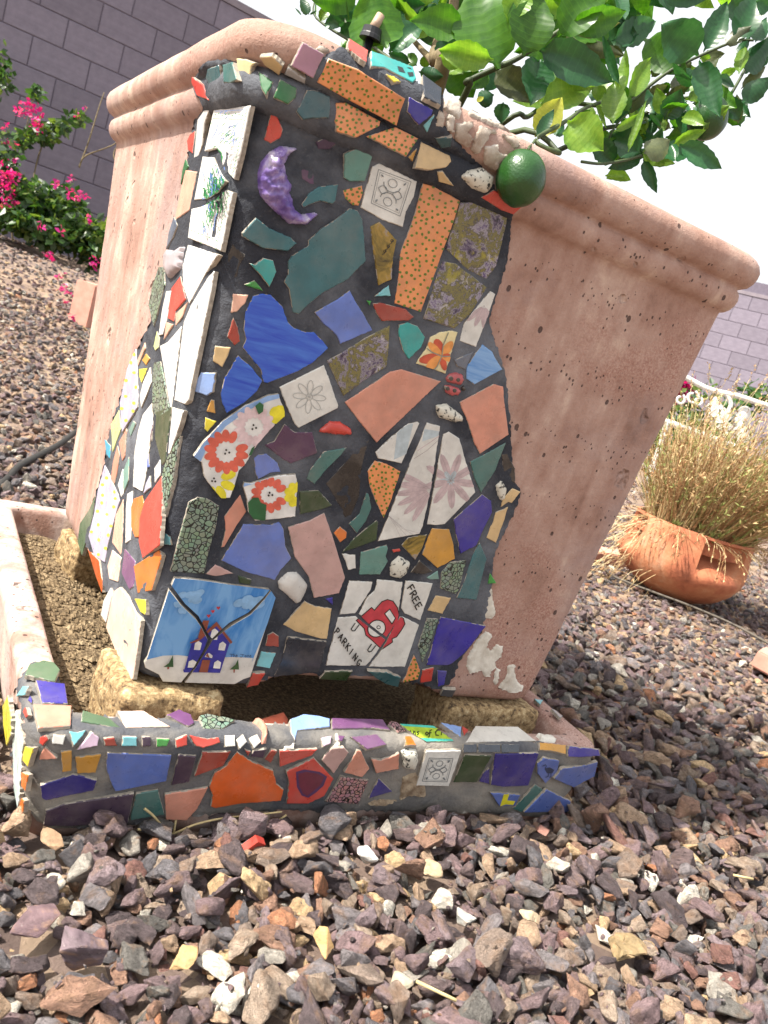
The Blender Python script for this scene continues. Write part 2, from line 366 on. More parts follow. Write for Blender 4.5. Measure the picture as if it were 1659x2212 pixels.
# ------------------------------------------------------------------ ground
def sstep(a, b, x):
    t = min(1, max(0, (x-a)/(b-a))); return t*t*(3-2*t)
def ground_z(x, y):
    z = .34*sstep(1.0, 5.2, y)*(1-sstep(.9, 2.6, x))
    z += .012*mnoise.noise(Vector((x*1.6, y*1.6, 0))) + .006*mnoise.noise(Vector((x*5, y*5, 3)))
    if abs(x) < .4 and abs(y) < .4: z = min(z, .0)
    # planting basin by the left wall
    d = math.hypot((x-.45)/.55, (y-4.9)/.5)
    z -= .10*max(0, 1-d*d)
    return z - .0085
def on_ground(u, v, lift=0.0):
    d = ray(u, v); t = .3
    for i in range(900):
        p = CAM+d*t
        if p.z <= ground_z(p.x, p.y): break
        t += .01
    p = CAM+d*t; return Vector((p.x, p.y, ground_z(p.x, p.y)+lift))
def build_ground():
    xs = np.concatenate([np.linspace(-30, -2, 14), np.linspace(-1.8, 3.6, 110), np.linspace(4, 40, 16)])
    ys = np.concatenate([np.linspace(-12, -1.4, 10), np.linspace(-1.3, 6.6, 150), np.linspace(7, 40, 16)])
    V = [(x, y, ground_z(x, y)) for y in ys for x in xs]; n = len(xs)
    F = [(j*n+i, j*n+i+1, (j+1)*n+i+1, (j+1)*n+i) for j in range(len(ys)-1) for i in range(n-1)]
    m, t, b, o = newmat('sandy_soil'); v = coords(t)
    r = ramp(t, [(.3, srgb((112, 90, 74))), (.5, srgb((158, 132, 108))), (.7, srgb((190, 164, 136)))])
    t.links.new(noise(t, v, 14, 8, .7), r.inputs[0])
    vo = nd(t, 'ShaderNodeTexVoronoi'); vo.inputs['Scale'].default_value = 30; t.links.new(v, vo.inputs['Vector'])
    sc_ = nd(t, 'ShaderNodeSeparateColor'); t.links.new(vo.outputs['Color'], sc_.inputs[0])
    r2 = ramp(t, [(0, srgb((80, 68, 70))), (.5, srgb((122, 106, 102))), (.85, srgb((160, 140, 120)))]); t.links.new(sc_.outputs[0], r2.inputs[0])
    c = mixc(t, maprange(t, noise(t, v, 1.2, 3), .4, .6, .35, .75), r.outputs[0], r2.outputs[0])
    t.links.new(c, b.inputs['Base Color']); b.inputs['Roughness'].default_value = .95
    bump(t, b, noise(t, v, 160, 6, .75), .8, .006)
    tag(mesh('ground', V, F, m, None, True), kind='structure')
build_ground()

# ------------------------------------------------------------------ planter body
def rsq(s, r, nside=26, nc=8, r0=None):
    """rounded square, counter-clockwise, starting at the front-left"""
    P = []; rr = [r if r0 is None else r0, r, r, r]; sg = ((-1, -1), (1, -1), (1, 1), (-1, 1))
    def cor(q, a):
        R_ = rr[q]; return (sg[q][0]*(s-R_)+R_*math.cos(a), sg[q][1]*(s-R_)+R_*math.sin(a))
    for q in range(4):
        a0 = math.pi+q*math.pi/2
        for k in range(nc+1): P.append(cor(q, a0+k/nc*math.pi/2))
        a1 = a0+math.pi/2; e = cor(q, a1); f_ = cor((q+1) % 4, a1)
        for k in range(1, nside): f = k/nside; P.append((e[0]+(f_[0]-e[0])*f, e[1]+(f_[1]-e[1])*f))
    return P
def loft(rings, cap0=True, cap1=False):
    n = len(rings[0]); V = [p for r in rings for p in r]; F = []
    for i in range(len(rings)-1):
        for k in range(n):
            F.append((i*n+k, i*n+(k+1) % n, (i+1)*n+(k+1) % n, (i+1)*n+k))
    if cap0: F.append(tuple(range(n-1, -1, -1)))
    if cap1: F.append(tuple((len(rings)-1)*n+k for k in range(n)))
    return V, F
prof = [(.92, .462, .08), (.975, .468, .08), (1.0, .495, .08), (1.008, .54, .08)]
for i in range(1, 56):
    f = i/55; prof.append((1.008+(1.156-1.008)*f, .54+(2.50-.54)*f, .075))
prof += [(a_+.012, b_, c_*.74) for a_, b_, c_ in [(1.153, 2.525, .13), (1.170, 2.532, .14), (1.186, 2.546, .15), (1.198, 2.568, .16), (1.203, 2.592, .165), (1.200, 2.615, .165), (1.190, 2.632, .16), (1.188, 2.64, .16),
         (1.200, 2.646, .17), (1.220, 2.658, .18), (1.234, 2.678, .19), (1.241, 2.702, .19), (1.242, 2.726, .19), (1.234, 2.752, .19), (1.218, 2.772, .18), (1.196, 2.786, .17), (1.16, 2.794, .16),
         (1.12, 2.792, .14), (1.095, 2.784, .12), (1.075, 2.766, .11), (1.065, 2.74, .10), (1.055, 2.6, .1), (1.045, 2.4, .1), (1.03, 2.2, .1)]]
rings = []
for s, z, r in prof:
    ring = []
    for x, y in rsq(s, r, r0=.115 if z < 2.53 else .115+.09*min(1, (z-2.53)/.12)):
        zz = z
        if z < .8:
            k = max(0, 1-(z-.466)/.33)
            for t_, on in ((x, y < -s*.93), (y, x < -s*.93)):
                if on:
                    e = sstep(-.47, -.40, t_)*(1-sstep(.36, .46, t_)); zz += .052*e*k
        d = 1+.0035*mnoise.noise(Vector((x*4, y*4, z*4)))+.0012*mnoise.noise(Vector((x*17, y*17, z*17)))
        ring.append(Vector((x*d*U, y*d*U, zz*U)))
    rings.append(ring)
PV, PF = loft(rings)
planter = thing('mosaic_planter', 'tall square tapered terracotta planter with broken tile mosaic on its front corner', 'planter', (0, 0, .466*U))
body = mesh('planter_body', PV, PF, M_TERRA, planter, True)
BODY = BVHTree.FromPolygons(PV, PF)
# soil in the pot
sv = [Vector((x*U, y*U, (2.60+.03*mnoise.noise(Vector((x*5, y*5, 1))))*U)) for x, y in rsq(1.05, .1)]
so = [Vector((0, 0, 2.63*U))]
mesh('potting_soil', so+sv, [(0, i+1, (i+1) % len(sv)+1) for i in range(len(sv))], m_rough('potting_soil', [(.3, srgb((50, 36, 28))), (.7, srgb((110, 84, 62)))], 60, 1, 1, .008, 90), planter)

# ------------------------------------------------------------------ tray body
TOX, TOY = -.0523, .0249
tprof = [(1.262, -.06, .09), (1.274, .0, .10), (1.288, .08, .1), (1.302, .18, .10), (1.313, .26, .10), (1.318, .30, .10), (1.327, .325, .10), (1.331, .355, .10), (1.328, .382, .10), (1.316, .397, .09), (1.30, .403, .08),
         (1.27, .405, .08), (1.24, .405, .08), (1.212, .403, .07), (1.198, .395, .07), (1.190, .375, .07), (1.175, .28, .07), (1.16, .18, .07), (1.145, .135, .07), (1.11, .118, .06), (.9, .113, .05), (.5, .113, .05), (.1, .113, .03)]
rings = []
for s, z, r in tprof:
    ring = []
    for x, y in rsq(s, r):
        zz = z
        if z < .03 and y < -s*.9: zz += .035*max(0, mnoise.noise(Vector((x*3.3, 2, 5))))+.045*sstep(-.05, .3, x)*(1-sstep(.5, .8, x))
        d = 1+.003*mnoise.noise(Vector((x*3, y*3, z*3+9)))
        ring.append(Vector(((x*d+TOX)*U, (y*d+TOY)*U, zz*U)))
    rings.append(ring)
TV, TF = loft(rings, True, True)
tray = thing('mosaic_drip_tray', 'square terracotta drip tray under the planter, covered in broken tile mosaic along its front', 'drip tray', (TOX*U, TOY*U, 0))
M_TRAY = m_terracotta('weathered_tray_terracotta', (206, 184, 174))
mesh('tray_body', TV, TF, M_TRAY, tray, True)
TRAY = BVHTree.FromPolygons(TV, TF)
# debris on the tray floor
dv = []; n_ = 44
for j in range(n_+1):
    for i in range(n_+1):
        x = -1.15+2.3*i/n_; y = -1.15+2.3*j/n_
        z = .128+.016*mnoise.noise(Vector((x*3, y*3, 0)))+.008*mnoise.noise(Vector((x*14, y*14, 0)))
        z += .13*(1-sstep(-1.0, -.5, x))*sstep(-1.1, -.2, y)
        dv.append(((x+TOX)*U, (y+TOY)*U, z*U))
M_DEB = m_rough('coarse_dry_sediment', [(.32, srgb((74, 60, 42))), (.5, srgb((130, 110, 82))), (.66, srgb((186, 164, 128)))], 260, 1, 1, .004, 330)
tag(mesh('sediment', dv, [(j*(n_+1)+i, j*(n_+1)+i+1, (j+1)*(n_+1)+i+1, (j+1)*(n_+1)+i) for j in range(n_) for i in range(n_)], M_DEB, tray, True), kind='stuff')

M_CRUMB = m_rough('clay_crumbs', [(.32, srgb((84, 70, 50))), (.5, srgb((138, 118, 90))), (.66, srgb((180, 160, 128)))], 90, 1, .8, .003, 300)
mb = MB()
for k in range(4200):
    x = random.uniform(-1.16, -.5) if k < 3000 else random.uniform(-.5, 1.1); y = random.uniform(-1.1, 1.1) if k < 3000 else random.uniform(-1.12, -.75)
    z = .128+.016*mnoise.noise(Vector((x*3, y*3, 0)))+.008*mnoise.noise(Vector((x*14, y*14, 0)))+.13*(1-sstep(-1.0, -.5, x))*sstep(-1.1, -.2, y)
    r = random.choice((.006, .009, .013, .018))*random.uniform(.7, 1.2); c = Vector((x+TOX, y+TOY, z+r*.3))
    vs_ = [(c+Vector((dx*r*random.uniform(.6, 1.3), dy*r*random.uniform(.6, 1.3), dz*r*random.uniform(.5, .9))))*U for dx, dy, dz in ((1, 0, 0), (0, 1, 0), (-1, 0, 0), (0, -1, 0), (0, 0, 1), (0, 0, -1))]
    mb.add(vs_, [(0, 1, 4), (1, 2, 4), (2, 3, 4), (3, 0, 4), (1, 0, 5), (2, 1, 5), (3, 2, 5), (0, 3, 5)])
tag(mb.build('sediment_crumbs', M_CRUMB, tray), kind='stuff')

# ------------------------------------------------------------------ laying tiles on a surface
def hit(bvh, u, v):
    d = ray(u, v).normalized(); loc, nor, idx, dist = bvh.ray_cast(CAM, d)
    if loc is None: return None
    if nor.dot(d) > 0: nor = -nor
    return loc, nor
def hit_safe(bvh, u, v, c):
    for f in (1, .97, .94, .9, .85, .8, .7, .6, .5, .35, .2, .05):
        h = hit(bvh, c[0]+(u-c[0])*f, c[1]+(v-c[1])*f)
        if h: return h
    return None
def inside(p, poly):
    x, y = p; c = False; j = len(poly)-1
    for i in range(len(poly)):
        xi, yi = poly[i]; xj, yj = poly[j]
        if (yi > y) != (yj > y) and x < (xj-xi)*(y-yi)/(yj-yi)+xi: c = not c
        j = i
    return c
def cen(poly): return (sum(p[0] for p in poly)/len(poly), sum(p[1] for p in poly)/len(poly))
def segd(p, a, b):
    ax, ay = a; bx, by = b; dx, dy = bx-ax, by-ay; L = dx*dx+dy*dy
    t = 0 if L == 0 else max(0, min(1, ((p[0]-ax)*dx+(p[1]-ay)*dy)/L))
    return math.hypot(p[0]-ax-t*dx, p[1]-ay-t*dy)
def edged(p, poly): return min(segd(p, poly[i-1], poly[i]) for i in range(len(poly)))
def jag(poly, step=5.0, amp=.7):
    o = []
    for i in range(len(poly)):
        a = poly[i]; b = poly[(i+1) % len(poly)]; L = math.hypot(b[0]-a[0], b[1]-a[1]); n = max(1, int(L/step))
        straight = random.random() < .35
        for k in range(n):
            f = k/n; q = amp*random.uniform(-1, 1)*(0.25 if straight else 1) if k else 0
            nx, ny = (b[1]-a[1])/(L+1e-6), -(b[0]-a[0])/(L+1e-6)
            o.append((a[0]+(b[0]-a[0])*f+nx*q, a[1]+(b[1]-a[1])*f+ny*q))
    return o
def area2(poly): return sum(poly[i-1][0]*poly[i][1]-poly[i][0]*poly[i-1][1] for i in range(len(poly)))/2
class Plane: pass
def top_plane(y, z, lift, tx=.0):
    P = Plane(); P.n = Vector((tx, -.30, 1)).normalized(); P.o = Vector((0, y, z))+P.n*lift; e = CR-P.n*CR.dot(P.n); e.normalize(); P.x = e; P.y = P.n.cross(e); return P
def flat_plane(z, lift):
    P = Plane(); P.n = Vector((-.06, -.06, 1)).normalized(); P.o = Vector((-1.33*U, -1.2*U, z))+P.n*lift; e = CR-P.n*CR.dot(P.n); e.normalize(); P.x = e; P.y = P.n.cross(e); return P
def fit_plane(bvh, poly, lift):
    c = cen(poly); S = []
    for f in (1, .66, .33):
        for p in poly:
            h = hit(bvh, c[0]+(p[0]-c[0])*f, c[1]+(p[1]-c[1])*f)
            if h: S.append(h)
    h = hit(bvh, *c)
    if h: S += [h]*3
    if not S: return None
    n = Vector((0, 0, 0)); m = Vector((0, 0, 0))
    for a, b in S: n += b; m += a
    n.normalize(); m /= len(S)
    top = max((a-m).dot(n) for a, b in S)
    P = Plane(); P.n = n; P.o = m + n*(min(top, .004)*.45+lift); 
    e = CR - n*CR.dot(n); e.normalize(); P.x = e; P.y = n.cross(e); return P
def to_plane(P, u, v, lift=0):
    d = ray(u, v); o = P.o+P.n*lift; den = d.dot(P.n)
    if abs(den) < .05: den = -.05
    return CAM+d*((o-CAM).dot(P.n)/den)
def slab(name, poly, P, mat, parent, thick=.007, bev=.0009, top=0.0):
    pts = [to_plane(P, u, v, top) for u, v in poly]
    q = [((p-P.o).dot(P.x), (p-P.o).dot(P.y)) for p in pts]
    if area2(q) < 0: q.reverse()
    n = len(q); IN = []
    for i in range(n):
        a, b, c = q[i-1], q[i], q[(i+1) % n]
        d1 = Vector((b[0]-a[0], b[1]-a[1])); d2 = Vector((c[0]-b[0], c[1]-b[1]))
        if d1.length < 1e-7 or d2.length < 1e-7: IN.append(b); continue
        d1.normalize(); d2.normalize(); nn = Vector((-(d1.y+d2.y), d1.x+d2.x))
        if nn.length > .2: nn.normalize()
        IN.append((b[0]+nn.x*bev, b[1]+nn.y*bev))
    def W(xy, h): return P.o+P.x*xy[0]+P.y*xy[1]+P.n*(h+top)
    V = [W(p, 0) for p in IN]+[W((p[0]*.6+r[0]*.4, p[1]*.6+r[1]*.4), -bev*.25) for p, r in zip(q, IN)]+[W(p, -bev) for p in q]+[W(p, -thick) for p in q]
    F = [tuple(range(n))]
    for L in range(3):
        for i in range(n): F.append((L*n+i, (L+1)*n+i, (L+1)*n+(i+1) % n, L*n+(i+1) % n))
    ed = []; st = 0
    for i in range(n):
        if random.random() < .28: st = 1-st
        ed.append(st if n > 12 else 0)
    o = mesh(name, V, F, [mat, M_BISQUE] if not isinstance(mat, list) else mat, parent, False, [0]+[0]*n+ed+[1]*n)
    me = o.data
    sm = [False]+[True]*(2*n)+[False]*n
    me.polygons.foreach_set('use_smooth', sm)
    return o
class Prints:
    """flat print layers clipped to a tile piece: polygons in picture space, painted in order"""
    def __init__(s, tile, piece, P): s.t = tile; s.piece = piece; s.P = P; s.V = []; s.F = []; s.M = []; s.mats = []; s.k = 0
    def mi(s, m):
        if m not in s.mats: s.mats.append(m)
        return s.mats.index(m)
    def poly(s, pts, m, lift=None):
        pts = [tuple(p) for p in pts]
        if len(pts) < 3: return
        pc = s.piece if area2(s.piece) > 0 else s.piece[::-1]
        if abs(area2(pts)) < .05: return
        if area2(pts) < 0: pts = pts[::-1]
        a = [Vector(p) for p in pc]; b = [Vector(p) for p in pts]; na = len(a); nb = len(b)
        try:
            vo, eo, fo, _, _, of = delaunay_2d_cdt(a+b, [], [list(range(na)), list(range(na, na+nb))], 1, 1e-4)
        except Exception: return
        s.k += 1; h = .00012+.00006*s.k if lift is None else lift
        base = len(s.V); use = [f for f, g in zip(fo, of) if 0 in g and 1 in g]
        if not use: return
        s.V += [to_plane(s.P, p.x, p.y, h) for p in vo]
        for f in use:
            f = [base+i for i in f]
            a_, b_, c_ = s.V[f[0]], s.V[f[1]], s.V[f[2]]
            if (b_-a_).cross(c_-a_).dot(s.P.n) < 0: f.reverse()
            s.F.append(tuple(f)); s.M.append(s.mi(m))
    def stroke(s, pts, wd, m, closed=False):
        pts = [Vector(p) for p in pts]
        if closed: pts = pts+[pts[0], pts[1]]
        k0 = s.k+1
        for i in range(len(pts)-1):
            t = pts[i+1]-pts[i]
            if t.length < .05: continue
            t.normalize(); n = Vector((-t.y, t.x))*wd/2; e = t*wd*.3
            s.poly([pts[i]-e+n, pts[i+1]+e+n, pts[i+1]+e-n, pts[i]-e-n], m, .00012+.00006*k0+.000004*i)
        s.k = k0
    def done(s, name='painted_print'):
        if not s.F: return
        used = sorted({i for f in s.F for i in f}); mp = {a: i for i, a in enumerate(used)}
        mesh(name, [s.V[i] for i in used], [tuple(mp[i] for i in f) for f in s.F], s.mats, s.t, False, s.M)
def add_parent_loc(o): WORLD_LOC[o.name] = Vector((0, 0, 0)) if False else WORLD_LOC.get(o.name, Vector((0, 0, 0)))
def ell(c, rx, ry, ang=0, n=12):
    ca, sa = math.cos(ang), math.sin(ang)
    return [(c[0]+rx*math.cos(a)*ca-ry*math.sin(a)*sa, c[1]+rx*math.cos(a)*sa+ry*math.sin(a)*ca) for a in [2*math.pi*k/n for k in range(n)]]

def dome(name, poly, bvh, h, mat, parent, step=4, lift=.001, relief=None):
    poly = jag(poly, step*1.4, .25); c = cen(poly)
    xs = [p[0] for p in poly]; ys = [p[1] for p in poly]; I = []
    y = min(ys)
    while y < max(ys):
        x = min(xs)
        while x < max(xs):
            p = (x+random.uniform(-.3, .3)*step, y+random.uniform(-.3, .3)*step)
            if inside(p, poly) and edged(p, poly) > step*.5: I.append(p)
            x += step
        y += step
    n = len(poly)
    vo, eo, fo, _, _, of = delaunay_2d_cdt([Vector(p) for p in poly+I], [], [list(range(n))], 1, 1e-4)
    mx = max([edged(p, poly) for p in I]+[1]); P = fit_plane(bvh, poly, lift)
    V = []
    for p in vo:
        d = edged((p.x, p.y), poly); f = min(1, d/mx); hh = h*math.sqrt(max(0, 1-(1-f)**2))
        if relief: hh += relief(p.x, p.y)*min(1, f*3)
        V.append(to_plane(P, p.x, p.y, 0)+P.n*(hh if d > .3 else -.003))
    F = []
    for f in fo:
        if len(f) == 3 and (V[f[1]]-V[f[0]]).cross(V[f[2]]-V[f[0]]).dot(P.n) < 0: f = f[::-1]
        F.append(tuple(f))
    return mesh(name, V, F, mat, parent, True)
def patch(name, poly, bvh, mat, parent, step=7, lift=.0022, amp=.0011, freq=55):
    """mortar skin following the curved surface; its rim turns down into it"""
    poly = jag(poly, step*.8, 1.6); c = cen(poly); n = len(poly)
    xs = [p[0] for p in poly]; ys = [p[1] for p in poly]; I = []; y = min(ys)
    while y < max(ys):
        x = min(xs)
        while x < max(xs):
            p = (x+random.uniform(-.3, .3)*step, y+random.uniform(-.3, .3)*step)
            if inside(p, poly) and edged(p, poly) > step*.45: I.append(p)
            x += step
        y += step
    vo, eo, fo, _, _, of = delaunay_2d_cdt([Vector(p) for p in poly+I], [], [list(range(n))], 1, 1e-4)
    V = []; ok = []
    for p in vo:
        h = hit(bvh, p.x, p.y)
        if h is None: h = hit_safe(bvh, p.x, p.y, c)
        if h is None: V.append(Vector((0, 0, 0))); ok.append(False); continue
        d = edged((p.x, p.y), poly)
        e = -.002 if d < .3 else lift*min(1, .55+d/step*.3)+amp*mnoise.noise(h[0]*freq)+amp*.6*mnoise.noise(h[0]*freq*3)
        V.append(h[0]+h[1]*e); ok.append(True)
    F = []
    for f in fo:
        if not all(ok[i] for i in f): continue
        L = max((V[f[i]]-V[f[i-1]]).length for i in range(len(f)))
        if L > .04: continue
        nrm = (V[f[1]]-V[f[0]]).cross(V[f[2]]-V[f[0]])
        if nrm.dot(CAM-V[f[0]]) < 0: f = f[::-1]
        F.append(tuple(f))
    return tag(mesh(name, V, F, mat, parent, True), kind='stuff')

# grout skins
G1 = [(415,172),(440,130),(480,124),(560,140),(600,150),(640,165),(668,150),(690,122),(745,92),(800,100),(862,128),(900,150),(938,176),(962,200),(958,262),(985,300),(1010,325),(1050,370),(1082,420),(1115,446),(1108,480),(1102,540),
      (1092,590),(1072,650),(1058,690),(1066,720),(1088,780),(1098,830),(1104,890),(1106,950),(1112,1000),(1116,1040),(1130,1062),(1112,1110),(1088,1160),(1070,1200),(1066,1262),(1054,1330),(1042,1368),(996,1428),(975,1480),
      (930,1496),(880,1472),(760,1462),(640,1458),(560,1472),(500,1478),(300,1462),(288,1440),(262,1400),(236,1340),(216,1290),(196,1225),(172,1185),(170,1160),(200,1080),(222,1010),(232,940),(250,880),(290,760),(322,700),(340,640),(362,540),
      (384,450),(400,380),(404,330),(420,260),(436,232),(420,200)]
patch('grout', G1, BODY, M_GROUT, planter, 7, .0030, .0008)
G2 = [(2,1560),(22,1500),(44,1452),(66,1428),(110,1426),(132,1446),(140,1490),(158,1520),(270,1533),(420,1540),(560,1548),(700,1552),(840,1556),(960,1566),(1075,1580),(1160,1596),(1290,1618),(1292,1660),(1262,1718),(1232,1768),
      (1150,1768),(1080,1764),(1000,1760),(930,1758),(890,1758),(820,1756),(700,1760),(640,1754),(500,1760),(430,1765),(360,1775),(250,1792),(110,1794),(74,1776),(54,1740),(34,1700),(20,1640)]
patch('grout', G2, TRAY, M_GROUT2, tray, 8, .0018, .0011, 50)

WHAT = dict(teal='teal', teald='dark teal', tealg='sea green', cel='celadon', celd='celadon', orange='orange', orangel='bright orange', orangeb='large burnt orange', white='white', whitew='white', red='red', redd='brick red', coral='salmon', corall='pale salmon', peach='pale peach', pink='dusty pink', mauve='mauve', purple='purple', purpled='deep purple', plum='plum', cobalt='cobalt blue', cobaltd='cobalt blue', peri='periwinkle blue', perid='periwinkle blue', lblue='light blue', turq='turquoise', aqua='aqua', green='green', greend='dark green', greeng='grey green', bgreen='bright green', yellow='yellow', amber='amber', tan='tan', cream='cream', black='glossy black', slate='slate grey', navy='navy', grey='grey', lav='lavender', mint='mint white', cyan='cyan', brown='brown', ygreen='pale lime', speck='speckled white', lpink='pale pink', glass='smoky glass', marble='mottled olive and purple', olive='mottled ochre', streak='streaky blue glass', streak2='streaky light blue glass', peb='pebble patterned', pebp='pink pebble patterned')
TILES = []
def T(surf, win, col, s, lift=.0040, jg=True, lab=None, thick=.0042):
    poly = pp(win, s)
    bvh, par = (BODY, planter) if surf == 'p' else (TRAY, tray)
    P = fit_plane(bvh, poly, lift) if surf not in 'TH' else top_plane((TOY-1.315)*U, .388*U, lift) if surf == 'T' else flat_plane(.404*U, lift)
    if P is None: print('MISS', surf, win, col, s[:20]); return None
    q = jag(poly, 5.0, .25 if win in 'LMNO' else .7) if jg else poly
    o = slab('tile', q, P, cmat(col), par, thick if surf != 'T' else .006)
    if lab: o['label'] = lab
    WORLD_LOC[o.name] = Vector((0, 0, 0))
    TILES.append((o, q, P)); return o, q, P
p_ = lambda *a, **k: T('p', *a, **k)
t_ = lambda *a, **k: T('t', *a, **k)
GREEN_DOT = paint((98, 124, 34))
def dots(tp, sp=13, r=3.1, m=None):
    if tp is None: return
    o, q, P = tp; xs = [a for a, b in q]; ys = [b for a, b in q]; D = []
    pr = Prints(o, q, P)
    for k in range(1200):
        c = (random.uniform(min(xs), max(xs)), random.uniform(min(ys), max(ys)))
        if inside(c, q) and edged(c, q) > r*.6 and all(math.hypot(c[0]-d[0], c[1]-d[1]) > sp*random.uniform(.55, 1.1) for d in D): D.append(c)
    for c in D: pr.poly(ell(c, r*random.uniform(.8, 1.15), r*random.uniform(.8, 1.15), 0, 9), m or GREEN_DOT, .00015)
    pr.done('painted_dots')

# ---- rim
p_('A','teal','200,400 310,355 355,645 230,590 180,490'); p_('A','tealg','360,350 460,320 510,510 440,550 370,540')
p_('A','cream','505,285 600,290 720,330 665,370 640,545 570,540 520,420'); p_('A','green','740,415 900,530 820,680 770,600')
p_('A','green','975,505 1150,600 1140,700 1060,770 905,700'); p_('A','tan','750,275 880,265 1000,370 960,470 800,360')
p_('A','grey','1055,390 1240,510 1230,560 1015,460'); p_('A','mauve','1215,115 1445,245 1380,370 1325,500 1090,365')
p_('A','teald','1260,620 1330,620 1500,690 1510,800 1490,920 1300,920 1220,935 1150,850'); p_('A','red','35,480 150,560 210,730 85,680 30,540')
dots(p_('B','orange','160,290 480,410 620,500 970,715 920,850 880,1000 300,690 40,540', jg=False))
dots(p_('B','orange','240,755 340,750 710,950 700,1000 450,1125 250,1060 225,950'))
dots(p_('B','orange','560,1110 870,1010 1110,1130 980,1325'))
p_('B','amber','1000,1330 1095,1240 1050,1380'); p_('B','tan','1140,1165 1250,1220 1440,1310 1460,1380 1400,1440 1220,1470 1070,1445')
p_('B','cobalt','1015,695 1265,830 1250,890 1115,990 990,850'); p_('B','aqua','1280,890 1200,1075 1160,1000')
p_('B','navy','1160,450 1360,600 1350,780 1170,690'); p_('B','red','375,70 580,200 560,325 360,170')
tq = p_('B','turq','610,200 700,230 1050,370 1090,500 1050,535 900,460 750,380 610,365')
if tq:
    pr = Prints(*tq); 
    for s_ in ('885,365 940,380 970,440 900,420', '980,380 1040,400 1020,380', '990,430 1050,430 1060,470 1010,475'): pr.poly(pp('B', s_), paint((18, 34, 34)))
    pr.done()
p_('B','yellow','765,445 850,470 930,535 850,530')
p_('C','tan','310,1320 370,1315 490,1475 330,1430'); p_('E','red','1235,205 1340,150 1440,200 1570,280 1500,345 1400,310')
p_('C','teald','280,960 470,960 450,1060 350,1075')
p_('C','brown','480,440 680,550 700,640 560,560'); p_('C','brown','715,590 860,650 900,740 720,680'); p_('C','navy','865,655 1000,780 985,830 905,745')
# pebbles
for w_, s_, h_ in (('C','540,1370 620,1300 780,1270 900,1370 880,1480 820,1550 680,1500', .007), ('G','790,520 890,505 1040,620 1030,670 960,680 820,640 795,590', .006),
                   ('G','1320,1230 1375,1175 1420,1260 1400,1350 1360,1375 1330,1310', .005), ('I','400,800 470,735 575,800 540,900 480,950 390,930 385,850', .006)):
    dome('pebble', pp(w_, s_), BODY, h_, M_GRAN, planter, 3, .0025)
ts = dome('carved_stone', pp('H', '780,1240 870,1160 960,1160 1050,1270 1040,1330 980,1435 940,1445 790,1310'), BODY, .007, glaze((214, 212, 206), .5), planter, 3.5, .0025); ts['label'] = 'white stone engraved with a small dark tree'
sh = lambda x, y: .0035*mnoise.noise(Vector((x*.07, y*.07, 1)))+.0018*mnoise.noise(Vector((x*.2, y*.2, 4)))
mo = dome('crescent_moon', pp('A', '1170,1240 1120,1215 960,1205 850,1270 770,1380 735,1500 735,1659 760,1750 840,1850 930,1930 1060,2040 1250,2050 1380,1930 1340,1910 1200,1930 1120,1870 1110,1780 1075,1700 1100,1620 1050,1560 1030,1470 1020,1400 1060,1320 1110,1275'), BODY, .010, M_MOON, planter, 4, .0025, sh)
mo['label'] = 'purple ceramic crescent moon with a face in relief'
# ---- front face
p_('A','purple','1170,1380 1330,1330 1335,1620 1290,1620 1200,1560', lift=.003); p_('A','purpled','1350,1170 1440,1130 1600,1160 1500,1250 1370,1250', lift=.003)
p_('A','red','875,860 940,900 1000,1040 970,1130 870,1190 800,1145 840,1000')
p_('B','celd','330,1300 500,1215 625,1320 545,1585 385,1590 320,1550')
EMB = p_('E','white','350,-50 411,-76 715,71 690,200 625,320 600,445 440,390 255,285 285,170 310,90', lab='white tile embossed with a framed scroll ornament')
dots(p_('E','orange','110,145 270,103 275,170 240,270 190,265 130,210'))
dots(p_('E','orange','762,88 860,110 1065,232 1020,380 940,600 870,800 745,1137 530,1065 568,800 580,640 650,470 700,330', lab='long orange tile with green dots'))
p_('E','marble','1070,245 1180,240 1450,370 1410,560 1360,760 1280,868 1120,790 945,620 1010,450')
p_('E','marble','920,720 1030,740 1285,935 1150,1150 1020,1270 770,1190 850,920')
OLV = p_('E','olive','335,440 410,400 450,440 550,550 520,700 510,870 400,920 360,650')
p_('E','aqua','368,1010 485,918 502,1005'); p_('E','bgreen','305,1040 345,1045 330,1085')
p_('E','redd','355,1065 420,1060 620,1110 690,1175 650,1205 430,1210 380,1140')
p_('F','peri','1115,265 1320,150 1425,70 1470,160 1560,300 1625,425 1340,545 1310,470 1180,350')
p_('E','turq','568,1240 640,1220 720,1250 780,1340 750,1420 650,1520 600,1450 565,1320')
p_('Z','marble','1043,1150 1090,1125 1160,1080 1244,1038 1240,1110 1234,1169 1160,1215 1096,1263')
STP = p_('E','cream','705,1555 790,1430 820,1340 900,1300 1000,1285 1045,1300 1010,1420 945,1640 830,1595', lab='cream tile painted with red and orange petals')
FL1 = p_('E','white','1310,965 1352,990 1290,1170 1195,1422 1060,1370 1100,1220')
p_('E','slate','1020,1525 1175,1455 1110,1605 1040,1580')
p_('G','streak2','1215,-5 1300,60 1330,120 1390,215 1140,350 1070,295 1075,200 1150,70')
p_('G','coral','0,505 400,235 500,215 850,320 740,420 280,862 130,680')
p_('G','coral','1010,505 1310,345 1395,365 1410,520 1445,790 1190,960 1140,860 1070,650')
FL2 = p_('G','white','270,945 400,820 560,690 640,675 658,690 500,1045 290,1000')
FL3 = p_('G','white','725,685 840,715 800,1000 740,1350 690,1590 655,1666 290,1731 400,1470 580,1030')
FL4 = p_('G','white','865,785 915,760 1010,825 1060,1000 1150,1300 880,1580 800,1590 722,1582 790,1240')
dots(p_('G','orange','265,1020 370,1050 490,1115 460,1210 400,1390 340,1530 280,1400 220,1250 200,1110'), 11, 2.6)
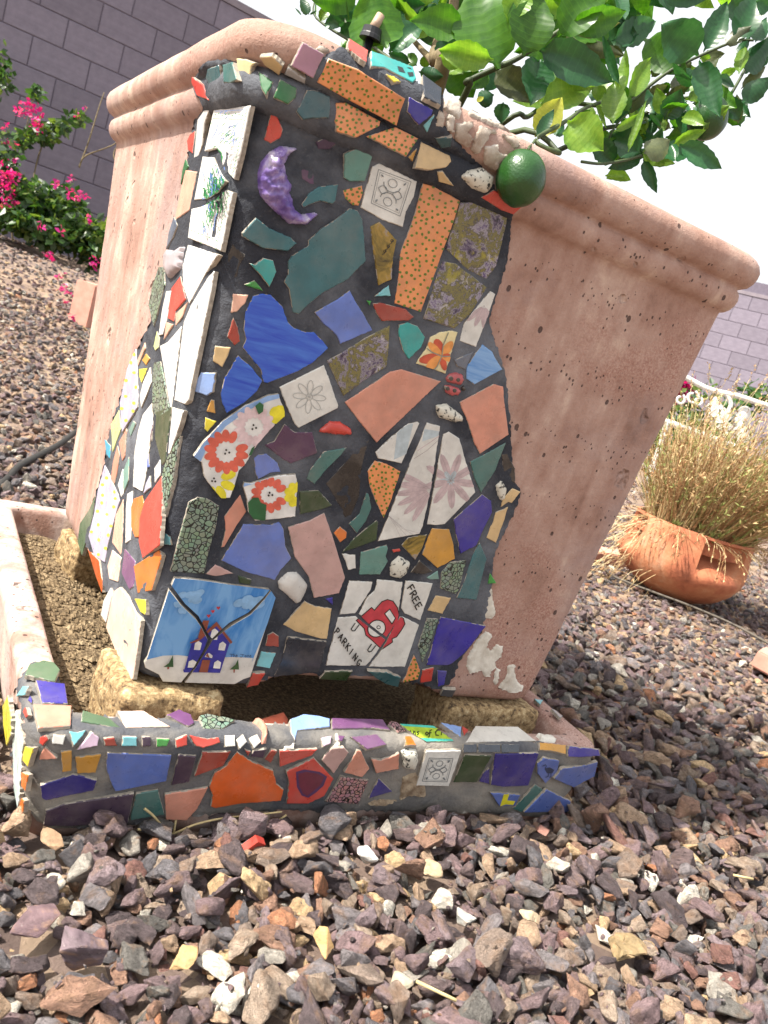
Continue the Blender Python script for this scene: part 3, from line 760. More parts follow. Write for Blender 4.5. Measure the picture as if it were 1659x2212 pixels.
p_('G','tealg','1105,1030 1420,860 1330,1100 1200,1305 1140,1170'); p_('G','black','1380,960 1430,950 1500,1090 1500,1220 1400,1170', lift=.003)
p_('G','tan','1375,1430 1390,1350 1480,1265 1550,1295 1470,1395 1440,1385'); p_('I','tan','1440,320 1390,480 1330,640 1245,590 1310,440 1330,370')
p_('I','cobalt','960,430 1210,210 1290,270 1300,370 1230,500 1160,660 1020,735 975,540')
p_('I','teal','1190,635 1250,780 1160,1140 985,1125 1060,950 1120,760'); p_('I','bgreen','1280,905 1335,995 1260,1000')
p_('I','amber','770,508 920,518 955,640 970,780 815,862 680,740 730,600'); p_('I','olive','500,660 560,590 725,565 680,690 620,790')
p_('Z','greend','1090,1762 1130,1715 1200,1659 1206,1665 1201,1722 1150,1742'); p_('I','tealg','35,470 130,380 190,200 210,210 235,330 190,440 105,555')
p_('I','celd','140,720 370,658 380,690 360,760 380,800 310,920 125,918'); p_('I','red','415,700 485,690 490,710 430,725')
p_('I','black','580,900 660,790 775,890 690,918'); p_('I','cel','720,945 820,885 830,960 750,962')
p_('I','peb','850,900 930,810 1070,790 1010,1040 975,1090 840,1040'); p_('I','tan','800,1105 935,1125 860,1265 730,1235')
p_('K','peb','1000,610 1100,620 1030,840 960,1000 920,850'); p_('K','cobalt','1120,600 1520,680 1330,920 1215,1015 1170,1028 995,1025', lab='large cobalt blue tile near the bottom')
PLT = p_('F','whitew','50,1535 130,1420 300,1230 500,1090 700,1000 800,985 850,1140 850,1180 730,1290 600,1440 510,1600 450,1660 420,1762 370,1902 290,1902 180,1772 140,1712 120,1590', lab='curved plate shard painted with coral, pink and yellow flowers', lift=.006)
PL2 = p_('H','whitew','485,420 495,385 560,390 780,325 950,310 965,400 945,685 780,705 590,722 530,640 520,540', lab='plate shard painted with a coral flower', lift=.006)
p_('H','peri','580,165 620,135 690,130 790,210 815,290 720,300 615,355 590,290')
p_('F','purple','675,1435 760,1400 850,1250 940,1320 1095,1320 1140,1505 910,1600 830,1560')
EMF = p_('F','white','805,925 1200,730 1325,1085 1320,1110 975,1285 940,1250 870,1100', lab='white tile embossed with an eight petal flower')
dome('red_shard', pp('F', '1135,1305 1240,1215 1330,1215 1430,1280 1450,1350 1300,1345 1160,1325'), BODY, .005, cmat('red'), planter, 3.5, .0025)
p_('H','tealg','1045,350 1090,250 1200,110 1400,75 1350,140 1200,290 1115,400'); p_('H','greend','980,460 1150,450 1270,585 1180,620 985,665')
p_('H','black','1210,390 1360,230 1500,60 1600,0 1560,130 1530,260 1510,500 1440,670 1380,695 1340,600', lift=.003)
p_('F','streak','575,120 650,100 730,110 830,210 880,350 930,400 1040,440 1110,440 1190,520 1235,580 1100,710 960,790 700,890 665,880 640,770 480,575 510,500 490,420 505,270', lab='large streaky blue glass shard')
p_('F','streak','440,645 560,750 655,870 610,960 500,1060 340,1155 300,1060 290,980 320,850')
p_('Z','teal','1100,678 1115,664 1140,671 1156,699 1162,760 1167,832 1109,891 1050,924 1031,933 983,972 953,1002 934,996 922,921 906,900 919,875 919,833 931,815 983,782 983,767 1022,731 1070,701', lab='largest teal tile, right of the moon')
p_('F','corall','395,100 480,110 530,110 500,190 430,260 375,272 385,180'); p_('F','redd','400,305 440,400 460,520 410,558 345,480')
p_('F','tan','235,560 375,575 350,650 300,750 215,695'); p_('F','lblue','110,790 240,800 215,970 160,1000 50,965 70,860')
p_('F','amber','200,1035 230,1040 240,1158 160,1140'); p_('F','yellow','150,1190 250,1225 170,1320 140,1290')
p_('D','teal','575,640 720,480 860,590 1090,690 1150,750 1060,830 790,800 580,680', lift=.006); p_('D','teal','1270,230 1380,150 1590,125 1560,300 1530,335 1400,300 1220,370 1200,340')
p_('D','black','470,740 530,800 600,870 540,1000 520,1100 450,1165 405,1000 420,860', lift=.003); p_('D','turq','655,965 710,975 800,905 900,930 935,1050 860,1215 780,1100', lift=.006)
p_('D','bgreen','595,1185 700,1140 800,1255 690,1225')
p_('H','peri','490,750 730,755 800,730 840,790 860,950 910,1050 820,1150 765,1245 500,1170 290,1070'); p_('H','pink','880,775 1080,715 1200,650 1270,840 1385,1220 1330,1360 1110,1402 1060,1210 940,1040')
p_('H','coral','460,490 515,640 430,760 320,950 290,955 330,800 320,680'); p_('H','peb','2,562 80,510 160,520 275,590 240,800 190,960 140,1190 -156,1170')
p_('H','orangel','1340,770 1400,820 1395,870 1340,912 1285,830'); p_('H','white','1355,1010 1475,1020 1480,1140 1410,1155 1390,1080')
p_('H','pink','155,1190 240,1105 400,1185 240,1210'); p_('H','greend','440,1200 560,1240 550,1285 450,1270')
p_('Z','tan','902,1992 972,1916 1005,1933 1058,1940 1043,2037 1023,2037 943,2014'); p_('H','cobalt','1210,1410 1275,1395 1275,1465')
p_('J','redd','1150,855 1170,760 1220,735 1270,770 1270,865'); p_('J','aqua','1115,905 1245,920 1190,1055 1070,1035'); p_('J','red','1040,1100 1150,1100 1090,1200 985,1225')
p_('Z','navy','918,2032 1042,2046 1018,2142 871,2160 897,2104', lab='large near black tile at the bottom')
p_('K','greend','100,1085 345,1080 290,1165 50,1150'); p_('K','teal','475,1080 650,1090 770,1140 745,1220 640,1195 560,1150')
dots(p_('K','orange','885,935 940,1070 920,1150 785,1180'), 11, 2.6); p_('K','red','960,1070 1060,1050 1040,1165 940,1180'); p_('K','cobalt','1090,1070 1175,1080 1150,1200 1095,1215')
p_('K','glass','1140,1240 1255,1245 1220,1310 1115,1295')
# house tile in three pieces
HOUSE = [p_('J','white',s_, jg=False, lift=.0064) for s_ in ('300,360 400,490 540,625 590,700 640,800 600,900 520,1040 410,1180 245,1172 210,1110 90,1050 80,1000 110,960',
   '350,260 480,262 820,312 1190,360 1130,430 1000,560 830,650 740,730 680,790 640,740 560,590 440,480 325,325',
   '1200,370 1240,430 1020,1130 960,1150 880,1195 440,1180 540,1040 640,880 680,810 780,730 850,680 1020,580 1140,450')]
m, t, b, o_ = newmat('painted_sky'); v = coords(t); r_ = ramp(t, [(.38, srgb((60, 130, 200))), (.6, srgb((120, 172, 222)))]); t.links.new(noise(t, coords(t, (60, 60, 14)), 1, 4, .6, .5), r_.inputs[0]); t.links.new(r_.outputs[0], b.inputs['Base Color']); b.inputs['Roughness'].default_value = .25
M_SKYP = m; BLU = paint((48, 50, 150)); BRN = paint((140, 74, 56)); WHT = paint((226, 226, 220)); GRN = paint((44, 84, 44)); INK = paint((24, 24, 26)); RDK = paint((186, 40, 44)); CLOUD = paint((138, 182, 222))
for k, h_ in enumerate(HOUSE):
    h_[0]['label'] = ('left', 'top', 'right')[k]+' piece of the painted tile with a blue house in snow'
    pr = Prints(*h_)
    def P_(s_, m_): pr.poly(pp('J', s_), m_)
    P_('300,250 1260,340 1260,430 1030,1000 1040,960 860,952 600,960 380,935 250,940 105,975 90,900', M_SKYP)
    def cloudlet(cx, cy, sx, sy):
        random.seed(int(cx)); 
        for q in range(9): P_(' '.join('%d,%d' % p for p in ell((cx+random.uniform(-sx, sx), cy+random.uniform(-sy, sy)), sx*.55, sy*.7, -.4, 10)), CLOUD)
    cloudlet(500, 420, 85, 40); cloudlet(1000, 490, 100, 50); cloudlet(400, 510, 40, 40)
    P_('430,1085 500,830 640,700 715,670 835,830 750,1092', BLU)
    P_('485,825 560,790 620,735 720,640 860,820 845,838 720,680 560,815 490,832', BRN); P_('555,780 600,630 655,630 635,705 580,790', BRN)
    for s_ in ('520,888 530,830 560,810 590,830 575,890', '735,890 745,835 775,815 805,840 790,895', '665,770 680,715 705,700 735,725 725,800 690,800', '615,950 630,925 655,915 685,940 680,962', '465,1045 475,990 510,975 550,1000 540,1045', '690,1050 700,1000 730,980 760,1000 750,1055'): P_(s_, WHT)
    P_('565,1085 595,975 665,980 640,1088', BRN); P_('425,1060 560,1060 555,1088 430,1088', BLU); P_('655,1055 760,1060 750,1092 655,1090', BLU)
    P_('640,915 660,960 625,945', BRN); P_('250,1040 300,1005 335,935 340,1040', GRN); P_('835,1062 885,1020 910,970 918,1062', GRN); P_('285,1040 305,1040 300,1060 285,1060', BRN); P_('868,1062 882,1062 880,1090 868,1090', BRN)
    for c_ in ((650, 590), (687, 550), (735, 520)): P_('%d,%d %d,%d %d,%d %d,%d %d,%d %d,%d' % (c_[0], c_[1]+17, c_[0]-17, c_[1]-4, c_[0]-9, c_[1]-15, c_[0], c_[1]-7, c_[0]+10, c_[1]-15, c_[0]+18, c_[1]-4), RDK)
    # the family name as brushed on the tile
    def S_(s_, wd=1.25): pr.stroke(pp('J', s_), wd, paint((36, 74, 110)))
    S_('835,926 870,930'); S_('853,928 850,952'); S_('873,922 868,952'); S_('870,940 880,934 884,952'); S_('892,944 904,940 896,932 890,944 894,953 906,950')
    S_('930,928 962,932'); S_('948,930 944,952 934,955 928,948'); S_('974,938 968,946 974,954 982,948 980,938 974,938'); S_('990,952 992,938'); S_('992,940 1002,936 1004,954'); S_('1012,947 1026,943 1018,935 1011,944 1014,954 1026,953')
    pr.done('painted_picture')
# the parking tile in five pieces
PARK = [p_('K','white',s_) for s_ in ('315,280 520,290 500,370 440,460 365,570 230,580', '560,270 785,290 750,560 740,640 690,700 640,775 500,670 400,575 470,430 540,370',
   '810,280 1050,305 1040,340 940,630 800,570 770,520 790,400', '215,605 370,595 500,700 630,800 570,890 500,990 460,1030 110,1030', '790,600 930,670 805,1042 485,1040 600,890 650,800 700,700 760,600')]
REDC = paint((196, 62, 74))
STK = [ # FREE
 '825,355 870,372','870,372 885,322','848,362 862,318'] 
def glyphs(s, o, dx, dy, hx, hy):
    G = {'F': ['0,0 0,1', '0,0 .7,0', '0,.48 .55,.48'], 'R': ['0,0 0,1', '0,0 .5,0 .65,.2 .5,.45 0,.5', '.25,.5 .7,1'], 'E': ['0,0 0,1', '0,0 .65,0', '0,.48 .5,.48', '0,1 .65,1'],
         'P': ['0,0 0,1', '0,0 .5,.02 .62,.25 .45,.5 0,.52'], 'A': ['0,1 .35,0 .72,1', '.14,.62 .58,.62'], 'K': ['0,0 0,1', '.62,0 0,.55', '.15,.45 .68,1'], 'I': ['.2,0 .2,1'],
         'N': ['0,1 0,0 .62,1 .62,0'], 'G': ['.65,.12 .4,0 .1,.2 .02,.6 .2,.95 .5,1 .66,.8 .66,.58 .4,.58']}
    out = []; x, y = o
    for ch in s:
        for st in G[ch]:
            v = [tuple(float(q) for q in a.split(',')) for a in st.split()]
            out.append([(x+a*hx[0]+b*hy[0], y+a*hx[1]+b*hy[1]) for a, b in v])
        x += dx; y += dy
    return out
for k, h_ in enumerate(PARK):
    h_[0]['label'] = ('upper left', 'upper middle', 'upper right', 'lower left', 'lower right')[k]+' piece of the FREE PARKING tile'
    pr = Prints(*h_)
    def P_(s_, m_): pr.poly(pp('K', s_), m_)
    def S_(s_, wd=2.0): pr.stroke(pp('K', s_), wd, INK)
    car = '375,630 510,515 535,540 600,465 650,445 700,460 740,520 755,590 790,610 805,660 770,720 730,775 690,790 695,820 600,885 520,810 460,760 445,700'
    P_(car, REDC); S_(car+' 375,630', 2.0)
    P_('625,570 670,530 720,610 690,660', WHT); S_('625,570 670,530 720,610 690,660 625,570')
    c1 = ' '.join('%d,%d' % p for p in ell((555, 702), 80, 72, -.6, 18)); P_(c1, WHT); S_(c1+' '+c1.split()[0]+' '+c1.split()[1])
    c2 = ' '.join('%d,%d' % p for p in ell((572, 690), 16, 14, 0, 8)); S_(c2+' '+c2.split()[0]+' '+c2.split()[1], 1.6)
    S_('365,655 330,705 340,722 362,720 400,668'); S_('510,840 475,890 488,908 510,900 548,850')
    # each word runs down its side of the tile
    for gl in glyphs('FREE', (872, 312), 22, 52, (25, 48), (-46, 37)): pr.stroke(px('K', gl), 2.6, INK)
    for gl in glyphs('PARKING', (214, 694), 32, 45, (26, 37), (-32, 46)): pr.stroke(px('K', gl), 2.5, INK)
    pr.done('painted_picture')
# prints on other tiles
def petals(pr, win, c, r0, r1, wpet, n, m, skip=(), ph=0.0):
    c = px(win, [c])[0]; k = K/WIN[win][2]
    for i in range(n):
        if i in skip: continue
        a = 2*math.pi*i/n+ph; rm = (r0+r1)/2*k
        pr.poly(ell((c[0]+math.cos(a)*rm, c[1]+math.sin(a)*rm), (r1-r0)/2*k, wpet*k, a, 10), m, .00018+.00002*i)
COR = paint((222, 104, 84)); PNK = paint((226, 202, 204)); YEL = paint((232, 220, 50)); LBL = paint((140, 174, 220)); DG = paint((34, 96, 56))
if PLT:
    pr = Prints(*PLT); pr.poly(pp('F', '50,1535 130,1420 300,1230 500,1090 700,1000 800,985 805,1020 700,1050 520,1130 330,1270 160,1470 110,1580'), LBL)
    petals(pr, 'F', (580, 1275), 75, 190, 34, 13, PNK); petals(pr, 'F', (800, 1170), 0, 90, 55, 5, YEL); petals(pr, 'F', (335, 1495), 85, 200, 36, 14, COR, (12,), .2)
    petals(pr, 'F', (230, 1740), 60, 200, 40, 9, YEL, (4, 5, 6, 7, 8), -.3); pr.poly(pp('F', '590,1090 630,1055 665,1080 660,1140 620,1165'), DG); pr.poly(pp('F', '530,1530 560,1460 590,1440 560,1520'), DG)
    for c_ in ((335, 1478), (362, 1500), (325, 1510), (575, 1258), (598, 1283), (566, 1293), (227, 1728), (238, 1755), (210, 1752)): pr.poly(ell(px('F', [c_])[0], 2.4, 2.4, 0, 8), INK)
    pr.done()
if PL2:
    pr = Prints(*PL2); pr.poly(pp('H', '485,420 495,385 560,395 700,345 950,310 960,345 780,330 520,410'), LBL)
    petals(pr, 'H', (715, 490), 70, 165, 32, 13, COR, (0,), 0); petals(pr, 'H', (960, 490), 20, 120, 40, 9, YEL, (), 0)
    pr.poly(pp('H', '525,560 570,515 620,515 640,560 690,580 680,720 540,700'), DG)
    for c_ in ((717, 472), (742, 492), (709, 496)): pr.poly(ell(px('H', [c_])[0], 2.4, 2.4, 0, 8), INK)
    pr.done()
if STP:
    pr = Prints(*STP); RO = paint((196, 84, 56)); OR = paint((226, 152, 80)); GL = paint((140, 144, 128)); c_ = (915, 1495)
    for a, L_, w_, m_ in ((-1.9, 150, 42, RO), (-2.35, 160, 30, OR), (-.95, 150, 34, OR), (2.95, 190, 40, RO), (2.45, 160, 40, OR), (1.35, 120, 26, RO), (.35, 100, 24, OR), (-.2, 70, 16, RO)):
        pr.poly(px('E', ell((c_[0]+math.cos(a)*L_*.5, c_[1]+math.sin(a)*L_*.5), L_*.5, w_, a, 12)), m_)
    for a in (-1.45, -2.75, 2.0, .0): pr.stroke(px('E', [(c_[0], c_[1]), (c_[0]+math.cos(a)*90, c_[1]+math.sin(a)*90), (c_[0]+math.cos(a+.15)*200, c_[1]+math.sin(a+.15)*200)]), 2.2, GL)
    pr.done()
def ornament(tp, win, A_, B_, C_, D_, m):
    """framed scroll: corners of the frame given in a window"""
    pr = Prints(*tp); A_, B_, C_, D_ = [Vector(q) for q in px(win, [A_, B_, C_, D_])]
    def q(u, v): return tuple((A_*(1-u)+B_*u)*(1-v)+(D_*(1-u)+C_*u)*v)
    pr.stroke([q(0, 0), q(1, 0), q(1, 1), q(0, 1), q(0, 0)], 1.3, m); pr.stroke([q(.06, .06), q(.94, .06), q(.94, .94), q(.06, .94), q(.06, .06)], .6, m)
    for s_ in (1, -1):
        pr.stroke([q(.5+.26*math.cos(a), .5+s_*(.22-.2*math.sin(a))) for a in [math.pi*k/9*1.0-math.pi*.0 for k in range(10)]], 1.5, m)
        pr.stroke([q(.5+.14*math.cos(a), .5+s_*(.27-.12*math.sin(a))) for a in [math.pi*2*k/10 for k in range(11)]], 1.2, m)
        pr.stroke([q(.5+s_*(.08+.3*f), .5-.12*math.sin(f*math.pi)) for f in (0, .25, .5, .75, 1)], 1.4, m); pr.stroke([q(.5+s_*(.08+.3*f), .5+.12*math.sin(f*math.pi)) for f in (0, .25, .5, .75, 1)], 1.4, m)
    for a, b_ in ((.15, .13), (.85, .13), (.15, .87), (.85, .87)):
        c = q(a, b_); pr.poly(ell(c, 3.6, 1.9, math.atan2(b_-.5, a-.5)*1, 8), m)
    pr.done('embossed_ornament')
GRY = paint((120, 126, 128))
if EMB: ornament(EMB, 'E', (400, -25), (665, 75), (575, 355), (340, 248), GRY)
if EMF:
    pr = Prints(*EMF); c = Vector(px('F', [(1068, 1010)])[0]); LG = paint((178, 180, 176)); k = K/2.765
    for i in range(8):
        a = i*math.pi/4+.1; pr.stroke([tuple(c+Vector((math.cos(a), math.sin(a)))*k*(85+62*math.cos(b))+Vector((-math.sin(a), math.cos(a)))*k*26*math.sin(b)) for b in [2*math.pi*j/10 for j in range(11)]], 1.5, LG)
    pr.poly(ell(c, 3, 3), LG); pr.done('embossed_flower')
FP = paint((196, 176, 178)); FB = paint((184, 198, 204)); LN = paint((160, 150, 152))
for tp in (FL1, FL2, FL3, FL4):
    if not tp: continue
    pr = Prints(*tp)
    def fan(win, c, L_, a0, a1, n, wd, m):
        for i in range(n):
            a = a0+(a1-a0)*i/(n-1); pr.poly(px(win, ell((c[0]+math.cos(a)*L_*.55, c[1]+math.sin(a)*L_*.55), L_*.45, wd, a, 10)), m, .00013+.00001*i)
            pr.stroke(px(win, [c, (c[0]+math.cos(a)*L_, c[1]+math.sin(a)*L_)]), .5, LN)
    fan('G', (930, 1195), 250, -2.6, 2.9, 9, 34, FP); fan('G', (930, 1195), 95, 0, 5.2, 6, 22, FB)
    fan('G', (760, 1270), 330, 2.1, 3.6, 6, 30, FP); fan('E', (1260, 1080), 190, 1.2, 2.4, 4, 22, FP)
    pr.poly(pp('G', '460,760 560,700 600,690 540,960 430,1010'), FB, .00014); pr.poly(pp('G', '700,740 830,760 820,800 680,850'), FB, .00014)
    pr.stroke(pp('G', '640,930 760,850 830,800'), 1.5, FP); pr.stroke(pp('G', '610,1000 720,930 820,840'), 1, LN)
    for e_ in (-60, 0, 60, 120): pr.stroke(pp('G', '380,1500 %d,%d %d,%d' % (470+e_*.5, 1600+e_*.2, 560+e_, 1700-e_*.3)), .5, LN)
    pr.done()
if OLV:
    pr = Prints(*OLV); q_ = paint((44, 36, 16))
    for c_ in ((510, 555), (480, 600), (452, 640)):
        pr.stroke(px('E', ell(c_, 11, 10, 0, 9)+[(c_[0]+11, c_[1])]), 1.5, q_); pr.stroke(px('E', [(c_[0]+9, c_[1]-6), (c_[0]-8, c_[1]+22), (c_[0]-22, c_[1]+28)]), 1.5, q_)
    pr.done('lettering')
# ladybird charm
lb = MB(); LBR = cmat('red')
for s_, ctr in (('880,290 910,250 970,235 1030,250 1050,300 1020,355 960,345 885,325', (960, 295)), ('870,350 920,345 1010,375 1020,410 990,445 930,450 880,420', (940, 400))):
    poly = pp('G', s_); o_ = dome('ladybird_wing', poly, BODY, .004, glaze((190, 66, 76), .3), planter, 2.6, .003)
P = fit_plane(BODY, pp('G', '870,240 1050,240 1050,450 870,450'), .0075)
for c_, r_ in (((938, 297), 19), ((1000, 308), 18), ((908, 385), 18), ((968, 402), 18)):
    slab('ladybird_spot', px('G', ell(c_, r_, r_, 0, 12)), P, cmat('black'), planter, .004, .0005)
dome('ladybird_head', pp('G', '1015,375 1045,350 1065,370 1055,400 1025,405'), BODY, .003, cmat('black'), planter, 2.4, .003)
# thinset patches where tiles have dropped off
for w_, s_ in (('I','1240,1010 1300,1040 1310,1150 1335,1250 1300,1310 1120,1300 1180,1150'),
    ('U','490,360 560,400 510,540 540,570 600,500 680,520 660,640 600,690 610,760 550,800 545,860 480,860 450,800 310,820 275,740 300,620 380,470'),
    ('U','720,720 815,715 800,800 830,900 900,950 880,1000 780,1040 600,970 700,850'), ('U','590,760 650,760 640,860 585,960 560,900'),
    ('C','500,800 640,780 700,790 680,860 640,900 700,960 640,1080 480,980'), ('C','760,820 930,880 950,950 880,920 840,1000 760,1120 690,1130 650,1080 720,900'), ('C','950,900 1150,950 1200,1060 1120,1080 1000,960'), ('C','800,1040 950,1020 980,1110 1080,1130 1010,1200 930,1310 870,1280 790,1210'),
    ('C','600,640 750,700 850,760 1000,830 1190,920 1160,940 960,870 760,790 640,730'), ('B','0,190 60,140 130,170 200,215 140,230 60,240')):
    patch('thinset', pp(w_, s_), BODY, M_THIN if w_ in 'IU' else M_THIN2, planter, 3.2, .0022, .0006, 70)
for s_ in ('370,480 430,500 560,600 545,790 360,670', '285,650 385,700 370,870 270,840', '400,700 500,740 480,910 390,880', '870,1240 930,1180 980,1230 920,1310'):
    patch('thinset', pp('C', s_), BODY, M_THIN2, planter, 3, .0034, .0012, 120)
# ---- left face
LF = [p_('L','whitew',s_, lab=l_) for s_, l_ in (('850,175 1275,130 1160,700 1085,1000 960,870 930,700 890,640 740,670', 'upper piece of the white tile with green painted scrolls'), ('720,730 850,740 900,870 985,1020 900,1150 770,1230 620,1245', None), ('590,1345 700,1320 880,1230 1000,1120 1070,1150 1000,1500 930,1845 545,1690', None))]
GP = paint((40, 130, 70)); BP = paint((96, 128, 186))
for tp in LF:
    pr = Prints(*tp); random.seed(5)
    for k in range(120):
        yy = 1130+random.gauss(0, 170); c = (860-(yy-1000)*.18+random.gauss(0, 52), yy); a = random.uniform(-1, 1)
        pr.stroke(px('L', [(c[0], c[1]), (c[0]+24*math.cos(a+1), c[1]+40*math.sin(a+1)), (c[0]+10, c[1]+85)]), random.uniform(1.2, 3.0), GP if k % 4 else BP)
    for k in range(34):
        c = (1000+random.gauss(0, 70), 470+random.gauss(0, 110)); pr.stroke(px('L', [(c[0], c[1]), (c[0]+14, c[1]-26), (c[0]+34, c[1]-30)]), 1.5, BP if k % 2 else GP)
    for x in range(0, 40): pr.stroke(px('L', [(1255-x*9.5-8, 170+x*43), (1250-x*9.5-14, 192+x*43)]), 1.3, GP)
    pr.stroke(pp('L', '890,640 940,690 950,760 940,800'), 2.5, GP); pr.stroke(pp('L', '870,200 1200,185'), .9, BP); pr.stroke(pp('L', '840,285 1190,300'), .9, GP)
    for x in range(870, 1230, 40): pr.poly(px('L', ell((x, 240+12*math.sin(x)), 8, 8, 0, 7)), GP)
    for x in range(590, 900, 42): pr.poly(px('L', ell((x, 1600+(x-590)*.4), 8, 8, 0, 7)), GP)
    for s_ in ('830,520 880,440 900,360', '1060,480 1110,380 1140,330', '1080,600 1090,520 1100,440', '850,1600 870,1450 890,1400'): pr.stroke(pp('L', s_), 1.6, BP)
    pr.done()
for c_, w_, s_ in (('whitew','L','750,160 795,190 740,350 715,600 650,790 615,770 640,500 660,300'), ('red','L','630,430 600,700 545,660 535,550 570,470'), ('green','L','515,765 550,850 500,950 460,1060 480,900'),
    ('corall','L','520,890 650,910 560,1365 410,1470 400,1420 470,1100'), ('slate','L','380,1440 420,1540 360,1700 290,1820 320,1620'), ('whitew','Z','598,780 694,811 662,859 602,969 583,912 581,850'),
    ('whitew','M','1220,50 1180,300 920,1570 880,1620 755,1570 865,650 950,450 1150,120'), ('whitew','M','835,700 780,1170 715,1700 585,930 680,880 800,740'), ('whitew','M','735,1650 860,1690 820,1850 700,2200 680,2200 710,1900'),
    ('peb','M','570,0 640,0 640,220 510,700 450,450 490,250'), ('whitew','M','660,285 720,280 660,640 620,800 570,810 610,520'), ('red','M','825,110 885,380 770,520 750,650 680,610 720,250'),
    ('corall','M','910,415 850,590 770,700 770,550'), ('corall','M','660,650 740,680 630,860'), ('ygreen','M','550,755 580,830 570,950 530,990 510,940'), ('peb','M','520,1120 590,1110 650,1400 700,1690 560,1780 495,1700 500,1250'),
    ('greend','N','985,-130 1150,-180 1110,100 1080,400 1045,440 970,150'), ('whitew','M','470,1180 490,1350 430,1500 365,1660 350,1520 390,1350'), ('yellow','M','340,1200 440,1190 370,1370 345,1300'), ('amber','M','420,1020 465,1080 420,1160 375,1100'),
    ('ygreen','M','105,1680 130,1900 30,2180 10,1850'), ('whitew','Z','483,1284 484,1360 475,1415 466,1495 453,1567 423,1552 428,1440 440,1370 455,1320'), ('cel','M','270,1810 300,1840 240,2000 220,1920'), ('coral','M','190,1900 170,2200 110,2050'), ('corall','M','405,890 410,960 330,1170 320,1100'),
    ('cyan','N','440,170 500,230 490,370 460,330'), ('coral','N','575,230 600,330 545,640 505,600 530,400'), ('coral','N','670,60 650,350 625,395 590,200'), ('cel','N','695,350 690,600 640,730 635,500'), ('whitew','N','630,480 635,740 615,780 580,650'),
    ('peri','N','900,250 910,460 880,470 870,350'), ('whitew','N','1025,380 1025,550 970,630 965,470'), ('peb','N','1240,130 1210,300 1150,650 1070,990 1045,900 1050,500 1150,230'), ('greeng','N','340,760 310,1000 200,1400 155,1250 180,1050 280,900'),
    ('whitew','N','735,710 725,900 715,1230 660,1270 665,900 680,740'), ('orangel','N','835,760 850,850 800,1200 760,1205 720,1100 720,880 750,790'), ('red','N','1045,550 1045,900 1015,1290 840,1430 800,1250 810,1000 860,820'),
    ('corall','N','635,800 630,1150 610,1390 520,1260 560,960'), ('orangel','O','1010,10 1045,70 940,440 790,470 745,180'), ('plum','O','650,0 760,130 745,400 700,430 620,260'), ('peach','O','520,10 615,90 580,350 490,320 470,180'),
    ('orangeb','O','260,0 380,120 410,330 410,460 350,300'), ('whitew','O','500,410 525,480 455,785 400,700 430,540'), ('peach','O','600,400 690,500 820,760 770,1150 735,1380 680,1400 455,830 530,450'), ('yellow','O','755,525 870,535 870,700 820,670'), ('aqua','N','1080,1165 1130,1200 1145,1290 1040,1280'),
    ('purple','M','465,1830 500,1840 480,2050 455,1950'), ('lav','N','915,550 920,680 850,740 880,620')):
    p_(w_, c_, s_)
for s_, w_ in (('300,965 325,1400 320,1650 140,1950 115,1600 200,1200', 'M'), ('440,440 500,560 600,810 560,950 470,1300 440,1470 330,1400 270,1190 330,950 370,700', 'N')):
    tp = p_(w_, 'lav', s_)
    if tp: dots(tp, 26, 3.6, paint((230, 226, 70)))
dome('pebble', pp('L', '280,1900 330,1820 420,1840 520,1770 480,2050 350,2180 280,2050'), BODY, .006, glaze((178, 170, 176), .3), planter, 3, .003)
